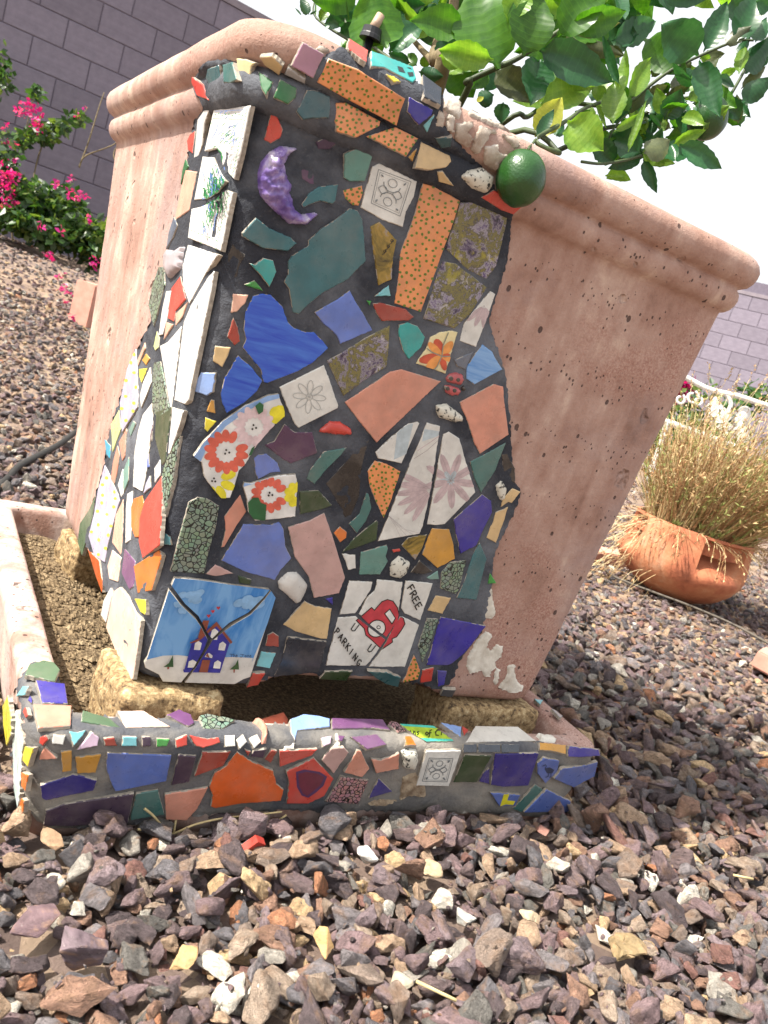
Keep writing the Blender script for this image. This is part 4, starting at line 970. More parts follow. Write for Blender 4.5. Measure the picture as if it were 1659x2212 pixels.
# ---- tray
FLATS = ('280,50 420,10 520,30 580,100 530,215 240,150', '345,200 625,235 655,425 410,420', '320,430 690,445 680,640 370,660 340,540')
TOPS = {('Q','800,490 1060,570 1165,665 780,600'),('Q','1130,495 1380,495 1640,650 1210,660'),('R','400,265 530,320 565,410 500,445 270,320'),('R','620,330 700,310 1000,370 860,480 650,470'),
 ('S','250,370 390,315 530,330 670,365 670,450 330,490 300,595 260,520'),('S','695,355 1230,370 1310,490 1130,460 700,470'),('S','1310,385 1380,400 1480,490 1390,510 1290,420'),('T','630,315 950,320 1090,430 555,440'),
 ('T','370,290 525,320 520,400'),('T','530,315 580,345 545,390')}
for c_, w_, s_ in (('greeng','Q','280,50 420,10 520,30 580,100 530,215 240,150'), ('cobalt','Q','345,200 625,235 655,425 410,420'), ('coral','Q','320,430 690,445 680,640 370,660 340,540'), ('greeng','Q','800,490 1060,570 1165,665 780,600'),
    ('peach','Q','1130,495 1380,495 1640,650 1210,660'), ('aqua','Q','215,260 265,260 230,350 150,360'), ('cobalt','Q','290,350 310,380 300,420 265,390'), ('red','Q','235,465 260,540 240,570 215,510'), ('mint','Q','150,490 215,800 200,1000 165,1440 130,1250 115,600'),
    ('yellow','Q','235,845 320,860 290,960 265,1045 205,970'), ('orangel','Q','205,1085 265,1120 240,1280 200,1220'), ('orangel','Q','200,1340 225,1370 210,1500 175,1440'),
    ('red','Q','380,755 430,740 460,780 410,840 370,810'), ('white','Q','510,730 630,740 610,830 500,820'), ('aqua','Q','665,695 740,705 830,680 800,740 710,840'), ('lpink','Q','885,705 955,760 940,840 735,880'), ('redd','Q','1000,770 1100,760 1130,840 1010,840'),
    ('aqua','Q','1185,750 1320,755 1320,845 1175,840'), ('purpled','Q','1370,755 1450,755 1455,840 1370,850'), ('bgreen','Q','1510,770 1635,775 1610,840 1510,850'), ('coral','Q','430,850 540,965 375,975 380,930'), ('amber','Q','585,895 690,890 690,1080 600,1095'),
    ('amber','Q','725,950 975,925 920,1100 740,1105'), ('perid','Q','1030,905 1650,930 1600,1180 1110,1280 1060,1180 1020,1040'), ('cobaltd','Q','385,1225 600,1150 700,1110 935,1170 900,1270 440,1365 400,1340'), ('purpled','Q','440,1470 620,1400 960,1350 1290,1300 1230,1580 640,1615 420,1610'),
    ('tealg','Q','1310,1300 1520,1265 1585,1500 1250,1560'), ('coral','R','250,1170 710,1100 600,1320 480,1450 260,1440'), ('purpled','R','400,755 585,770 510,1040 320,1075'), ('redd','R','650,725 950,720 870,870 560,985'),
    ('orangeb','R','1020,725 1180,830 1400,920 1430,1060 1510,1120 1480,1240 1050,1270 780,1320 735,1300 760,1190 720,1090 780,950 900,870'), ('red','R','370,590 490,540 490,650 375,680'), ('red','R','515,540 700,580 820,565 840,620 660,680 580,660'),
    ('white','R','890,545 995,540 1000,660 890,670'), ('white','R','1080,530 1125,610 1045,690 1010,590'), ('white','R','1230,530 1275,610 1195,685 1145,575'), ('redd','R','1100,705 1160,720 1130,770'), ('purpled','R','1190,710 1330,690 1290,790 1160,770'), ('redd','R','1380,705 1440,720 1370,840 1310,800'),
    ('plum','R','400,265 530,320 565,410 500,445 270,320'), ('peb','R','620,330 700,310 1000,370 860,480 650,470'), ('lblue','S','250,370 390,315 530,330 670,365 670,450 330,490 300,595 260,520'), ('plum','S','695,355 1230,370 1310,490 1130,460 700,470'),
    ('pebp','S','1310,385 1380,400 1480,490 1390,510 1290,420'), ('plum','S','890,555 1170,530 1275,640 1070,690'), ('plum','S','760,540 830,550 800,600 765,590'), ('lpink','S','580,570 690,545 680,630 605,660'), ('red','S','140,710 540,695 480,760 140,880'),
    ('pink','S','690,685 820,675 870,730 710,950 580,810'), ('coral','S','960,705 1000,715 1090,900 1010,990 820,940'), ('coral','S','1110,800 1220,810 1405,740 1400,900 1160,950'), ('pebp','S','790,985 1080,1020 970,1275 620,1250 690,1150'), ('cobaltd','S','1190,1005 1330,1140 1080,1215'),
    ('orangel','S','1470,550 1530,550 1585,650 1470,645'), ('greend','T','550,535 755,545 640,745 465,745'), ('cobaltd','T','780,530 1110,525 1030,770 850,780 745,765'), ('cobaltd','T','735,640 735,760 660,740 690,680'),
    ('perid','T','1290,640 1440,620 1555,590 1530,700 1370,785 1230,720'), ('tealg','T','1085,765 1140,800 980,970 915,945'), ('perid','T','1170,800 1350,890 1340,960 1270,992 1200,970 1000,975'),
    ('amber','T','1115,440 1315,460 1315,530 1200,505 1115,500'), ('cobalt','T','1340,475 1560,495 1575,545 1430,555 1330,550'), ('speck','T','630,315 950,320 1090,430 555,440'), ('lblue','T','370,290 525,320 520,400'), ('red','T','530,315 580,345 545,390'),
    ('glass','T','545,455 640,455 640,520 540,520'), ('glass','T','650,455 820,455 820,520 650,520'), ('glass','T','830,455 965,455 960,520 830,520'), ('aqua','T','1075,110 1140,120 1120,150'),
    ('grey','T','1205,185 1240,200 1290,240 1270,250'), ('speck','T','1300,250 1330,262 1400,315 1385,322')):
    T('T' if (w_, s_) in TOPS else 'H' if s_ in FLATS else 't', w_, c_, s_, lift=.0042)
tp = t_('S','red','505,790 710,1010 610,1190 440,1270 215,1270 240,1050 210,930', lift=.005, lab='red tile with a dark purple painted blot')
pr = Prints(*tp); pr.poly(pp('S', '310,930 400,905 560,930 640,980 600,1080 520,1150 440,1205 370,1180 320,1090'), paint((84, 52, 96))); pr.poly(pp('S', '335,950 420,930 540,950 610,985 570,1070 500,1130 430,1185 385,1160 345,1080'), paint((112, 44, 62))); pr.done()
tp = t_('T','white','260,510 525,505 430,775 180,770', lift=.005, lab='white tile embossed with a framed scroll ornament, on the tray front'); ornament(tp, 'T', (280, 560), (460, 565), (415, 740), (228, 735), GRY)
tp = T('T', 'T','ygreen','55,300 310,315 465,430 260,435 150,370', lift=.005, lab='lime green sign shard with part of a handwritten line')
pr = Prints(*tp); TQ = paint((84, 200, 180)); LM = paint((178, 206, 60)); pr.poly(pp('T', '20,290 500,290 500,450 100,450'), LM); pr.poly(pp('T', '55,298 310,315 340,334 85,318'), TQ); pr.poly(pp('T', '215,408 450,416 470,432 260,437'), TQ)
for s_ in ('138,352 146,372 140,386', '160,356 162,386', '162,366 172,358 176,386', '202,360 188,364 200,376 188,386', '262,362 252,374 262,388 274,376 262,362', '300,346 286,350 282,392 274,402', '274,370 296,368', '362,352 344,346 328,362 332,386 352,388', '374,342 372,384'): pr.stroke(pp('T', s_), 1.9, INK)
pr.done('lettering')
tp = t_('T','perid','1150,560 1265,585 1250,660 1160,755 1100,680 1100,600', lift=.005, lab='blue shield shaped shard with a small stamped bird')
pr = Prints(*tp); SL = paint((44, 56, 84)); pr.poly(pp('T', '1150,640 1190,630 1225,650 1210,675 1170,675'), SL); pr.stroke(pp('T', '1155,645 1165,620 1158,610 1138,622'), 1.6, SL); pr.stroke(pp('T', '1185,670 1178,700 1160,705'), 1.4, SL); pr.stroke(pp('T', '1200,670 1200,700 1190,706'), 1.4, SL); pr.done()
tp = t_('T','perid','745,825 970,840 930,920 810,925', lift=.005); pr = Prints(*tp); pr.poly(pp('T', '845,830 885,832 870,880 930,885 915,915 860,910 815,925'), YEL); pr.done()
for k, s_ in enumerate(('1170,400 1230,390 1290,430 1330,510 1330,600 1285,608 1270,520 1220,440',)): dome('pot_shard_lip', pp('R', s_), TRAY, .006, cmat('coral'), tray, 3, .004)
o_ = dome('pot_shard', pp('R', '1240,395 1500,312 1555,400 1548,560 1400,570 1335,600 1330,500'), TRAY, .007, glaze((228, 120, 92), .4), tray, 3.4, .003); o_['label'] = 'curved terracotta pot shard set on the tray rim'
dome('pebble', pp('S', '1425,720 1500,700 1590,710 1600,800 1560,900 1440,880'), TRAY, .006, M_GRAN, tray, 3, .003)
for s_ in ('300,620 180,640 130,690 150,710 290,690', '700,520 760,560 770,650 700,690 660,700 720,620'): patch('thinset', pp('S', s_), TRAY, M_THIN, tray, 3.2, .004, .001, 90)
patch('thinset', pp('T', '1080,385 1200,390 1240,430 1230,450 1110,440'), TRAY, M_THIN, tray, 3.2, .004, .001, 90)
patch('exposed_mortar', pp('S', '1000,1280 1120,1200 1380,1190 1420,960 1560,900 1659,1000 1700,1120 1659,1190 1480,1180 1260,1270'), TRAY, m_rough('crumbly_mortar', [(.3, srgb((120, 98, 76))), (.65, srgb((184, 166, 140)))], 90, .95, .8, .003, 160), tray, 4, .0045, .002, 70)
# side wall tiles of the tray that face the sun
t_('Q','yellow','70,350 100,600 95,750 60,840 30,640 22,450', lift=.006)

# ------------------------------------------------------------------ stone feet
def rough_block(name, c, sx, sy, sz, rot, mat, label, amp=.006, cuts=10):
    bm = bmesh.new(); bmesh.ops.create_cube(bm, size=1); bmesh.ops.subdivide_edges(bm, edges=bm.edges[:], cuts=22, use_grid_fill=True)
    rad = min(sx, sy, sz)*.12
    for v in bm.verts:
        p = Vector((v.co.x*sx, v.co.y*sy, v.co.z*sz)); q = Vector([max(-h/2+rad, min(h/2-rad, c_)) for c_, h in zip(p, (sx, sy, sz))]); d = p-q
        if d.length > 1e-6: p = q+d.normalized()*rad
        w_ = p+Vector(c); n_ = d.normalized() if d.length > 1e-6 else Vector((0, 0, 1))
        p += n_*amp*(.5*mnoise.noise(w_*45)+.45*mnoise.noise(w_*150)-.5*max(0, mnoise.noise(w_*95)-.1))
        v.co = p
    bmesh.ops.rotate(bm, verts=bm.verts, matrix=Matrix.Rotation(rot, 3, 'Z'))
    me = bpy.data.meshes.new(name); bm.to_mesh(me); bm.free(); me.materials.append(mat)
    me.polygons.foreach_set('use_smooth', [True]*len(me.polygons))
    o = bpy.data.objects.new(name, me); COL.objects.link(o); o.location = c; tag(o, label, 'stone block'); return o
zc = (.12+.466)/2*U
rough_block('stone_foot', (-.86*U, -.90*U, zc-.003), .42*U, .42*U, .35*U, .05, M_SAND, 'porous golden sandstone block under the near corner of the planter')
rough_block('stone_foot', (.78*U, -.88*U, zc-.003), .56*U, .34*U, .345*U, -.04, M_SAND, 'long brown sandstone block under the right corner of the planter', .004)
rough_block('stone_foot', (-.88*U, .70*U, zc-.003), .26*U, .30*U, .345*U, .2, M_SAND, 'pale sandstone block under the far left edge of the planter')
rough_block('stone_foot', (.8*U, .75*U, zc-.003), .4*U, .4*U, .345*U, .2, M_SAND, 'sandstone block under the rear right corner of the planter, in the dark')

# ------------------------------------------------------------------ gravel
def rock(seed, flat=.55, detail=2, rough=.05):
    flat *= .88; r = random.Random(seed); bm = bmesh.new(); pts = []
    ax = Vector((1.05, r.uniform(.42, .85), flat*r.uniform(.6, 1.1)))
    for i in range(r.randint(8, 13)):
        d = Vector((r.gauss(0, 1), r.gauss(0, 1), r.gauss(0, 1))).normalized()
        m_ = max(abs(d.x), abs(d.y), abs(d.z)); d = d*(.55+.45/m_*.8)
        pts.append(bm.verts.new(Vector((d.x*ax.x, d.y*ax.y, d.z*ax.z))*.5*r.uniform(.82, 1.05)))
    res = bmesh.ops.convex_hull(bm, input=bm.verts)
    bmesh.ops.delete(bm, geom=[g for g in res['geom_interior'] if isinstance(g, bmesh.types.BMVert)], context='VERTS')
    loose = [v for v in bm.verts if not v.link_faces]; bmesh.ops.delete(bm, geom=loose, context='VERTS')
    lo = [min(v.co[i] for v in bm.verts) for i in range(3)]; hi = [max(v.co[i] for v in bm.verts) for i in range(3)]
    for i, want in ((1, .52), (2, .30)):
        d_ = hi[i]-lo[i]
        if d_ < want:
            for v in bm.verts: v.co[i] *= want/d_
    bmesh.ops.bevel(bm, geom=bm.edges[:], offset=r.uniform(.02, .05), segments=1, affect='EDGES', clamp_overlap=True)
    bmesh.ops.triangulate(bm, faces=bm.faces[:])
    for k in range(detail): bmesh.ops.subdivide_edges(bm, edges=[e for e in bm.edges if e.calc_length() > .09], cuts=1); bmesh.ops.triangulate(bm, faces=bm.faces[:])
    for v in bm.verts:      # no spikes
        if v.co.length > .62: v.co *= .62/v.co.length
    off = Vector((seed*3.1, 0, 0))
    for v in bm.verts:
        n_ = mnoise.noise(v.co*3+off)*.6+mnoise.noise(v.co*8+off)*.35+.5*abs(mnoise.noise(Vector((v.co.x*3, v.co.y*3, v.co.z*16))+off))
        v.co += v.co.normalized()*n_*rough
    return bm
M_STONE = m_stone('gravel_stone')
lib = bpy.data.collections.new('gravel_shapes')
SHAPES = []
for i in range(28):
    bm = rock(i+11, random.choice((.35, .5, .6, .75)), 2, random.choice((.05, .08, .11)))
    me = bpy.data.meshes.new('gravel_shape'); bm.to_mesh(me); bm.free(); me.materials.append(M_STONE)
    me.polygons.foreach_set('use_smooth', [True]*len(me.polygons))
    bm = bmesh.new(); bm.from_mesh(me)
    for e in bm.edges:
        if len(e.link_faces) == 2 and e.calc_face_angle(0) > .55: e.smooth = False
    bm.to_mesh(me); bm.free(); SHAPES.append(me)
    o = bpy.data.objects.new('gravel_shape_%02d' % i, me); lib.objects.link(o)
    
def in_view(x, y, z, m=130):
    u, v, d = project(Vector((x, y, z))); return d > .15 and -m < u < PW+m and -m < v < PH+m*2.2
KEEP_OUT = []      # (x, y, r) discs where single stones of their own are set
SINGLES = [('white', (778, 1890), .030, (232, 230, 224), 'rounded chalk white stone lying alone among the brown gravel', .8),
  ('paleg', (985, 2022), .030, (172, 172, 166), 'pale grey wedge shaped stone in the foreground gravel', .6), ('tan1', (918, 1915), .034, (182, 160, 130), 'long smooth tan stone pointing downhill in the foreground gravel', .5),
  ('cream', (1138, 2020), .032, (196, 176, 146), 'cream coloured blocky stone in the foreground gravel', .7), ('ochre', (385, 2130), .028, (182, 150, 104), 'ochre yellow stone low in the left foreground', .8),
  ('ochre2', (95, 1868), .030, (158, 130, 102), 'orange tan stone below the left end of the tray', .6), ('maroon', (60, 2050), .044, (112, 90, 94), 'long maroon stone slab in the left foreground', .5),
  ('big', (1145, 2000), .0, None, None, 1), ('brown', (1090, 2010), .0, None, None, 1), ('lichen', (1330, 2086), .050, (142, 122, 88), 'shaggy brown lichen covered rock in the right foreground', .75),
  ('red', (1160, 1840), .026, (146, 104, 92), 'rough brick red stone chip right of the white stone', .5), ('pale2', (848, 2178), .024, (176, 168, 146), 'small pale olive oval stone near the bottom edge', .5),
  ('cream2', (1370, 1800), .026, (190, 178, 152), 'cream stone at the edge of the planter shadow', .55), ('purple', (760, 2010), .0, None, None, 1), ('yel', (690, 2075), .028, (184, 150, 100), 'golden yellow stone near the middle of the foreground', .8), ('violet', (150, 2110), .044, (110, 94, 100), 'big violet brown stone in the lower left foreground', .8)]
for nm, (u, v), r, colr, lb_, fl in SINGLES:
    if not colr: continue
    p = on_ground(u, v, .012); bm = rock(hash(nm) % 97 if False else sum(map(ord, nm)), fl, 3, .06 if nm != 'lichen' else .16)
    for q in bm.verts: q.co *= r
    me = bpy.data.meshes.new('stone'); bm.to_mesh(me); bm.free(); me.materials.append(m_stone('stone_'+nm, colr)); me.polygons.foreach_set('use_smooth', [True]*len(me.polygons))
    o = bpy.data.objects.new('loose_stone', me); COL.objects.link(o); o.location = (p.x, p.y, p.z+r*.20); o.rotation_euler = (random.uniform(-.2, .2), random.uniform(-.2, .2), {'tan1': -1.0, 'maroon': .5, 'pale2': 1.1}.get(nm, random.uniform(0, 3)))
    shade_angle(o, 28); tag(o, lb_, 'stone'); KEEP_OUT.append((p.x, p.y, r*.36))
def scatter():
    G = .005; X0, X1, Y0, Y1 = -1.4, 4.6, -1.1, 6.3
    nx, ny = int((X1-X0)/G), int((Y1-Y0)/G)
    top = np.zeros((ny, nx), dtype=np.float32)
    P = []; R = []; S = []; T_ = []; I_ = []
    def place(x, y, size, tint, bury=0.0):
        for kx, ky, kr in KEEP_OUT:
            if (x-kx)**2+(y-ky)**2 < (kr+size*.3)**2: return
        gz = ground_z(x, y); r = size*.36; i0, i1 = int((x-r-X0)/G), int((x+r-X0)/G)+1; j0, j1 = int((y-r-Y0)/G), int((y+r-Y0)/G)+1
        if i0 < 0 or j0 < 0 or i1 >= nx or j1 >= ny: return
        w_ = top[j0:j1, i0:i1]; h = float(w_.mean()*.6+w_.max()*.4)
        if h > .05: return
        hh = size*random.uniform(.22, .34)
        gx = float(w_[:, -1].mean()-w_[:, 0].mean())/(2*r); gy = float(w_[-1].mean()-w_[0].mean())/(2*r)
        P.append((x, y, gz+h+hh*.62-.004-bury)); 
        if random.random() < .34: R.append((random.uniform(-1.3, 1.3), random.uniform(-1.3, 1.3), random.uniform(0, 6.28)))
        else:
            # tilt with what lies underneath
            n_ = Vector((-gx*.8+random.gauss(0, .3), -gy*.8+random.gauss(0, .3), 1)).normalized()
            e = (n_.to_track_quat('Z', 'Y').to_matrix() @ Matrix.Rotation(random.uniform(0, 6.28), 3, 'Z')).to_euler(); R.append(tuple(e))
        S.append(size); T_.append(tint); I_.append(random.randrange(28))
        k = max(1, int(r/G*.85)); cy, cx = (j0+j1)//2, (i0+i1)//2
        yy, xx = np.ogrid[-k:k+1, -k:k+1]; m_ = (yy*yy+xx*xx) <= k*k
        sl = top[cy-k:cy+k+1, cx-k:cx+k+1]
        if sl.shape == m_.shape: sl[m_] = np.maximum(sl[m_], h+hh*.85)
    def blocked(x, y):
        if abs(x-TOX*U) < 1.30*U and abs(y-TOY*U) < 1.30*U: return True
        if math.hypot((x-.45)/.55, (y-4.95)/.45) < 1 and random.random() < .93: return True
        return False
    def layer(x0, x1, y0, y1, step, smin, smax, dens=1.0):
        xs = np.arange(x0, x1, step); ys = np.arange(y0, y1, step); L = [(x, y) for x in xs for y in ys]; random.shuffle(L)
        for x, y in L:
            if random.random() > dens: continue
            x += random.uniform(-.6, .6)*step; y += random.uniform(-.6, .6)*step
            if blocked(x, y) or not in_view(x, y, .02): continue
            s = smin+(smax-smin)*random.random()**2.0
            place(x, y, s, random.random())
    layer(-.9, 1.0, -1.0, 1.0, .0135, .008, .015, .8)             # fines
    layer(-.9, 1.0, -1.0, 1.0, .0135, .018, .033); layer(-.9, 1.0, -1.0, 1.0, .0170, .021, .045, .95); layer(-.9, .9, -1.0, .2, .040, .036, .058, .5); layer(-.9, 1.0, -1.0, .8, .011, .004, .010, .5)
    layer(1.0, 2.6, -.6, 2.6, .021, .018, .034); layer(1.0, 2.6, -.6, 2.6, .027, .020, .038, .8)
    layer(-1.2, 1.0, 1.0, 3.2, .022, .019, .034); layer(-1.2, 1.0, 1.0, 3.2, .032, .022, .040, .7)
    layer(-1.3, 1.6, 3.2, 6.0, .040, .026, .042); layer(1.6, 4.5, 1.0, 5.2, .046, .024, .040, .8)
    return P, R, S, T_, I_
P, R, S, T_, I_ = scatter()
me = bpy.data.meshes.new('gravel'); me.from_pydata(P, [], [])
for nm, typ, data in (('rot', 'FLOAT_VECTOR', [c for r in R for c in r]), ('size', 'FLOAT', S), ('tint', 'FLOAT', T_), ('pick', 'INT', I_)):
    a = me.attributes.new(nm, typ, 'POINT'); a.data.foreach_set('vector' if typ == 'FLOAT_VECTOR' else 'value', data)
gravel = bpy.data.objects.new('gravel', me); COL.objects.link(gravel); tag(gravel, 'angular brown, violet and grey crushed rock covering the yard', 'gravel', None, 'stuff')
ng = bpy.data.node_groups.new('gravel', 'GeometryNodeTree')
ng.interface.new_socket('Geometry', in_out='INPUT', socket_type='NodeSocketGeometry'); ng.interface.new_socket('Geometry', in_out='OUTPUT', socket_type='NodeSocketGeometry')
gi = ng.nodes.new('NodeGroupInput'); go = ng.nodes.new('NodeGroupOutput'); iop = ng.nodes.new('GeometryNodeInstanceOnPoints'); ci = ng.nodes.new('GeometryNodeCollectionInfo')
ci.inputs['Collection'].default_value = lib; ci.inputs['Separate Children'].default_value = True; ci.inputs['Reset Children'].default_value = True
def attr(n, t_y):
    a = ng.nodes.new('GeometryNodeInputNamedAttribute'); a.data_type = t_y; a.inputs['Name'].default_value = n; return a.outputs['Attribute']
ng.links.new(gi.outputs[0], iop.inputs['Points']); ng.links.new(ci.outputs[0], iop.inputs['Instance']); iop.inputs['Pick Instance'].default_value = True
ng.links.new(attr('pick', 'INT'), iop.inputs['Instance Index'])
e2r = ng.nodes.new('FunctionNodeEulerToRotation'); ng.links.new(attr('rot', 'FLOAT_VECTOR'), e2r.inputs[0]); ng.links.new(e2r.outputs[0], iop.inputs['Rotation'])
ng.links.new(attr('size', 'FLOAT'), iop.inputs['Scale']); ng.links.new(iop.outputs[0], go.inputs[0])
md = gravel.modifiers.new('scatter', 'NODES'); md.node_group = ng
print('gravel stones', len(P))

# ------------------------------------------------------------------ block walls
M_BLOCK, t, b, o_ = newmat('concrete_block'); v = coords(t); r_ = ramp(t, [(.3, srgb((120, 114, 128))), (.7, srgb((140, 133, 147)))]); t.links.new(noise(t, coords(t, kind='Generated'), 5, 6, .7), r_.inputs[0])
oi = nd(t, 'ShaderNodeObjectInfo'); mul = nd(t, 'ShaderNodeVectorMath', operation='SCALE'); t.links.new(r_.outputs[0], mul.inputs[0]); t.links.new(maprange(t, oi.outputs['Random'], 0, 1, .90, 1.08), mul.inputs['Scale']); t.links.new(mul.outputs[0], b.inputs['Base Color']); b.inputs['Roughness'].default_value = .95; bump(t, b, noise(t, v, 220, 6, .7), .5, .003)
M_MORT = m_rough('block_mortar', [(.3, srgb((102, 96, 110))), (.7, srgb((120, 113, 128)))], 30, 1, .3, .002, 200)
M_CAP = m_rough('wall_cap', [(.3, srgb((128, 120, 130))), (.7, srgb((146, 138, 146)))], 14, .95, .3, .002, 200)
bmb = bmesh.new(); bmesh.ops.create_cube(bmb, size=1)
for v in bmb.verts: v.co = Vector((v.co.x*.393, v.co.y*.05, v.co.z*.194))
bmesh.ops.bevel(bmb, geom=bmb.edges[:], offset=.004, segments=1, affect='EDGES')
me_block = bpy.data.meshes.new('block'); bmb.to_mesh(me_block); bmb.free(); me_block.materials.append(M_BLOCK)
def block_wall(origin, ang, length, z0, z1, label, face=-1):
    d = Vector((math.cos(ang), math.sin(ang), 0)); nrm = Vector((-d.y, d.x, 0))*face
    wt = thing('block_wall', label, 'wall', (origin.x, origin.y, z0))
    R_ = Matrix.Rotation(ang, 4, 'Z')
    def box(name, a, b, t0, t1, za, zb, mat):
        V = []
        for s_, tt in ((a, t0), (b, t0), (b, t1), (a, t1)):
            for z in (za, zb): V.append(origin+d*s_+nrm*tt+Vector((0, 0, z-origin.z)))
        F = [(0, 2, 3, 1), (2, 4, 5, 3), (4, 6, 7, 5), (6, 0, 1, 7), (1, 3, 5, 7), (0, 6, 4, 2)]
        return mesh(name, V, F, mat, wt)
    box('mortar_core', 0, length, -.2, -.004, z0, z1, M_MORT)
    rows = int((z1-z0)/.2); cnt = 0; rest = MB()
    for r in range(rows):
        for c in range(int(length/.4)+1):
            x = c*.4+(.2 if r % 2 else 0)+.2
            if x+.2 > length: continue
            p = origin+d*x+nrm*(-.022)+Vector((0, 0, z0-origin.z+r*.2+.1))
            u, v, dd = project(p)
            if not (-120 < u < PW+120 and -160 < v < PH): continue
            o = bpy.data.objects.new('block', me_block); COL.objects.link(o); o.parent = wt; o.matrix_parent_inverse = Matrix.Translation(WORLD_LOC[wt.name]).inverted()
            o.matrix_world = Matrix.Translation(p) @ R_ if False else Matrix.Translation(p) @ R_
            o.location = p; o.rotation_euler = (0, 0, ang); cnt += 1
    box('wall_cap', 0, length, -.21, .012, z0+rows*.2, z0+rows*.2+.05, M_CAP)
    print('blocks', cnt); return wt
A1 = math.atan2(.1225, .9925)
PW1 = Vector((0.0, 6.12, 0)); d1 = Vector((math.cos(A1), math.sin(A1), 0))
block_wall(PW1-d1*4, A1, 8.6, -.11, 2.51, 'long purple grey concrete block wall behind the bougainvillea on the left')
A2 = A1+math.radians(112); PR = at(1529, 724, 12.4); d2 = Vector((math.cos(A2), math.sin(A2), 0)); PR.z = 0
block_wall(PR-d2*6, A2, 12, -.05, 2.75, 'distant grey block wall behind the potted dry plant on the right', 1)

# ------------------------------------------------------------------ citrus tree
citrus = thing('citrus_tree', 'young lime tree with glossy green leaves growing out of the mosaic planter', 'tree', (0.03, 0.05, 2.6*U))
M_BARK = m_rough('citrus_bark', [(.3, srgb((92, 78, 54))), (.7, srgb((150, 134, 100)))], 60, .8, .5, .002, 150)
M_TWIG = m_rough('green_twig', [(.3, srgb((40, 54, 34))), (.7, srgb((84, 100, 56)))], 60, .6, .3, .002, 150)
def branch(pts, r0, r1, mat=M_BARK, name='branch'):
    k_r = .72 if mat is M_TWIG else 1; V, F = tube(spline(pts, 5), r0*k_r, 8, r1*k_r); return mesh(name, V, F, mat, citrus, True)
def w3(win, seq): return [at(*px(win, [(x, y)])[0], d) for x, y, d in seq]
base = Vector((0.02, 0.03, 2.55*U))
branch([base]+w3('W1', [(1400, 640, .86), (1350, 520, .87), (1375, 400, .88), (1440, 220, .88), (1505, 80, .88), (1520, -120, .88)]), .0085, .005, M_BARK, 'trunk')
branch(w3('W1', [(1330, 560, .87), (1290, 500, .88), (1220, 430, .9), (1120, 300, .93), (1000, 60, .96)]), .004, .002)
branch([base]+w3('W2', [(230, 830, .84), (240, 730, .83), (500, 600, .82), (700, 510, .82), (1030, 290, .82), (1330, 80, .82), (1500, -60, .82)]), .005, .0022, M_TWIG)
branch([base]+w3('W2', [(560, 1090, .88), (780, 1030, .89), (1000, 900, .9)]) + w3('W3', [(50, 1020, .9), (330, 980, .9), (500, 840, .9), (720, 680, .9), (1000, 540, .9), (1340, 400, .9), (1520, 390, .9)]), .004, .0016, M_TWIG)
branch(w3('W3', [(330, 1200, .92), (500, 1080, .92), (700, 990, .92), (900, 940, .93), (1300, 940, .93), (1440, 990, .93)]), .003, .0015, M_TWIG)
branch([base+Vector((.02, 0, .01))]+w3('W3', [(-150, 1350, .88), (30, 1250, .9), (330, 1200, .92)]), .004, .003, M_TWIG)
branch(w3('W3', [(1290, 930, .93), (1400, 740, .93), (1530, 500, .93), (1640, 380, .93), (1800, 250, .93)]), .0025, .0015, M_TWIG)
branch([base]+w3('W2', [(600, 1180, .80), (1060, 1350, .76), (850, 1240, .75), (1130, 1060, .78), (1290, 950, .8), (1500, 880, .85)]), .004, .002, M_TWIG)
branch(w3('W3', [(450, 1500, .86), (300, 1540, .86), (60, 1580, .84), (-140, 1560, .82)]), .002, .002, M_TWIG)
branch(w3('W3', [(60, 1500, .88), (170, 1240, .88), (300, 1100, .88)]), .0015, .0012, M_TWIG)
branch(w3('W3', [(900, 1010, .93), (760, 1000, .93), (640, 1040, .93), (770, 1150, .93)]), .0018, .0012, M_TWIG)
branch(w3('W3', [(1000, 940, .9), (1020, 1000, .885)]), .0025, .0022, M_TWIG)
branch(w3('W1', [(1000, 560, .9), (560, 200, .96), (560, -40, .98)]), .003, .0012, M_TWIG)
branch(w3('W1', [(700, 420, .92), (300, 160, .95), (295, -20, .96)]), .0025, .001, M_TWIG)
LM_ = {'g': m_leaf('leaf_green', (46, 96, 26), (88, 138, 40), .42), 'd': m_leaf('leaf_dark', (32, 78, 48), (56, 104, 62), .28, .3), 'l': m_leaf('leaf_light', (84, 128, 40), (132, 166, 64), .45), 'y': m_leaf('leaf_yellow', (150, 160, 56), (196, 196, 88), .45), 'n': m_leaf('leaf_dull', (70, 82, 58), (102, 108, 74), .25), 'o': m_leaf('leaf_dead', (200, 120, 50), (216, 150, 80), .4)}
def leaf_mesh(k, fold, curl, matk):
    r = random.Random(k); V = []; F = []; n = 16; cw = r.uniform(-.25, .25)
    for i in range(n+1):
        t = i/n; wd = (math.sin(math.pi*min(1, t*1.02)**.82)**.85)*.5*(1 if t < .999 else 0)
        if t < .08: wd = .03+(.5*t)
        for j, s_ in enumerate((-1, -.5, 0, .5, 1)):
            x = s_*wd*(1+.05*math.sin(i*2.2+k)+.03*r.uniform(-1, 1))+cw*(t-.5)**2; z = abs(s_)*wd*fold+curl*(t-.5)**2*-.6+.07*math.sin(t*8+k+s_*2.4)*abs(s_)
            V.append((x, t+.004*math.sin(i*3), z))
    for i in range(n):
        for j in range(4): F.append((i*5+j, i*5+j+1, (i+1)*5+j+1, (i+1)*5+j))
    me = bpy.data.meshes.new('leaf'); me.from_pydata(V, [], F); me.materials.append(LM_[matk]); me.polygons.foreach_set('use_smooth', [True]*len(F)); return me
LEAFM = {mk: [leaf_mesh(k, random.uniform(.2, .6), random.uniform(-.1, .6), mk) for k in range(5)] for mk in LM_}
NL = 0
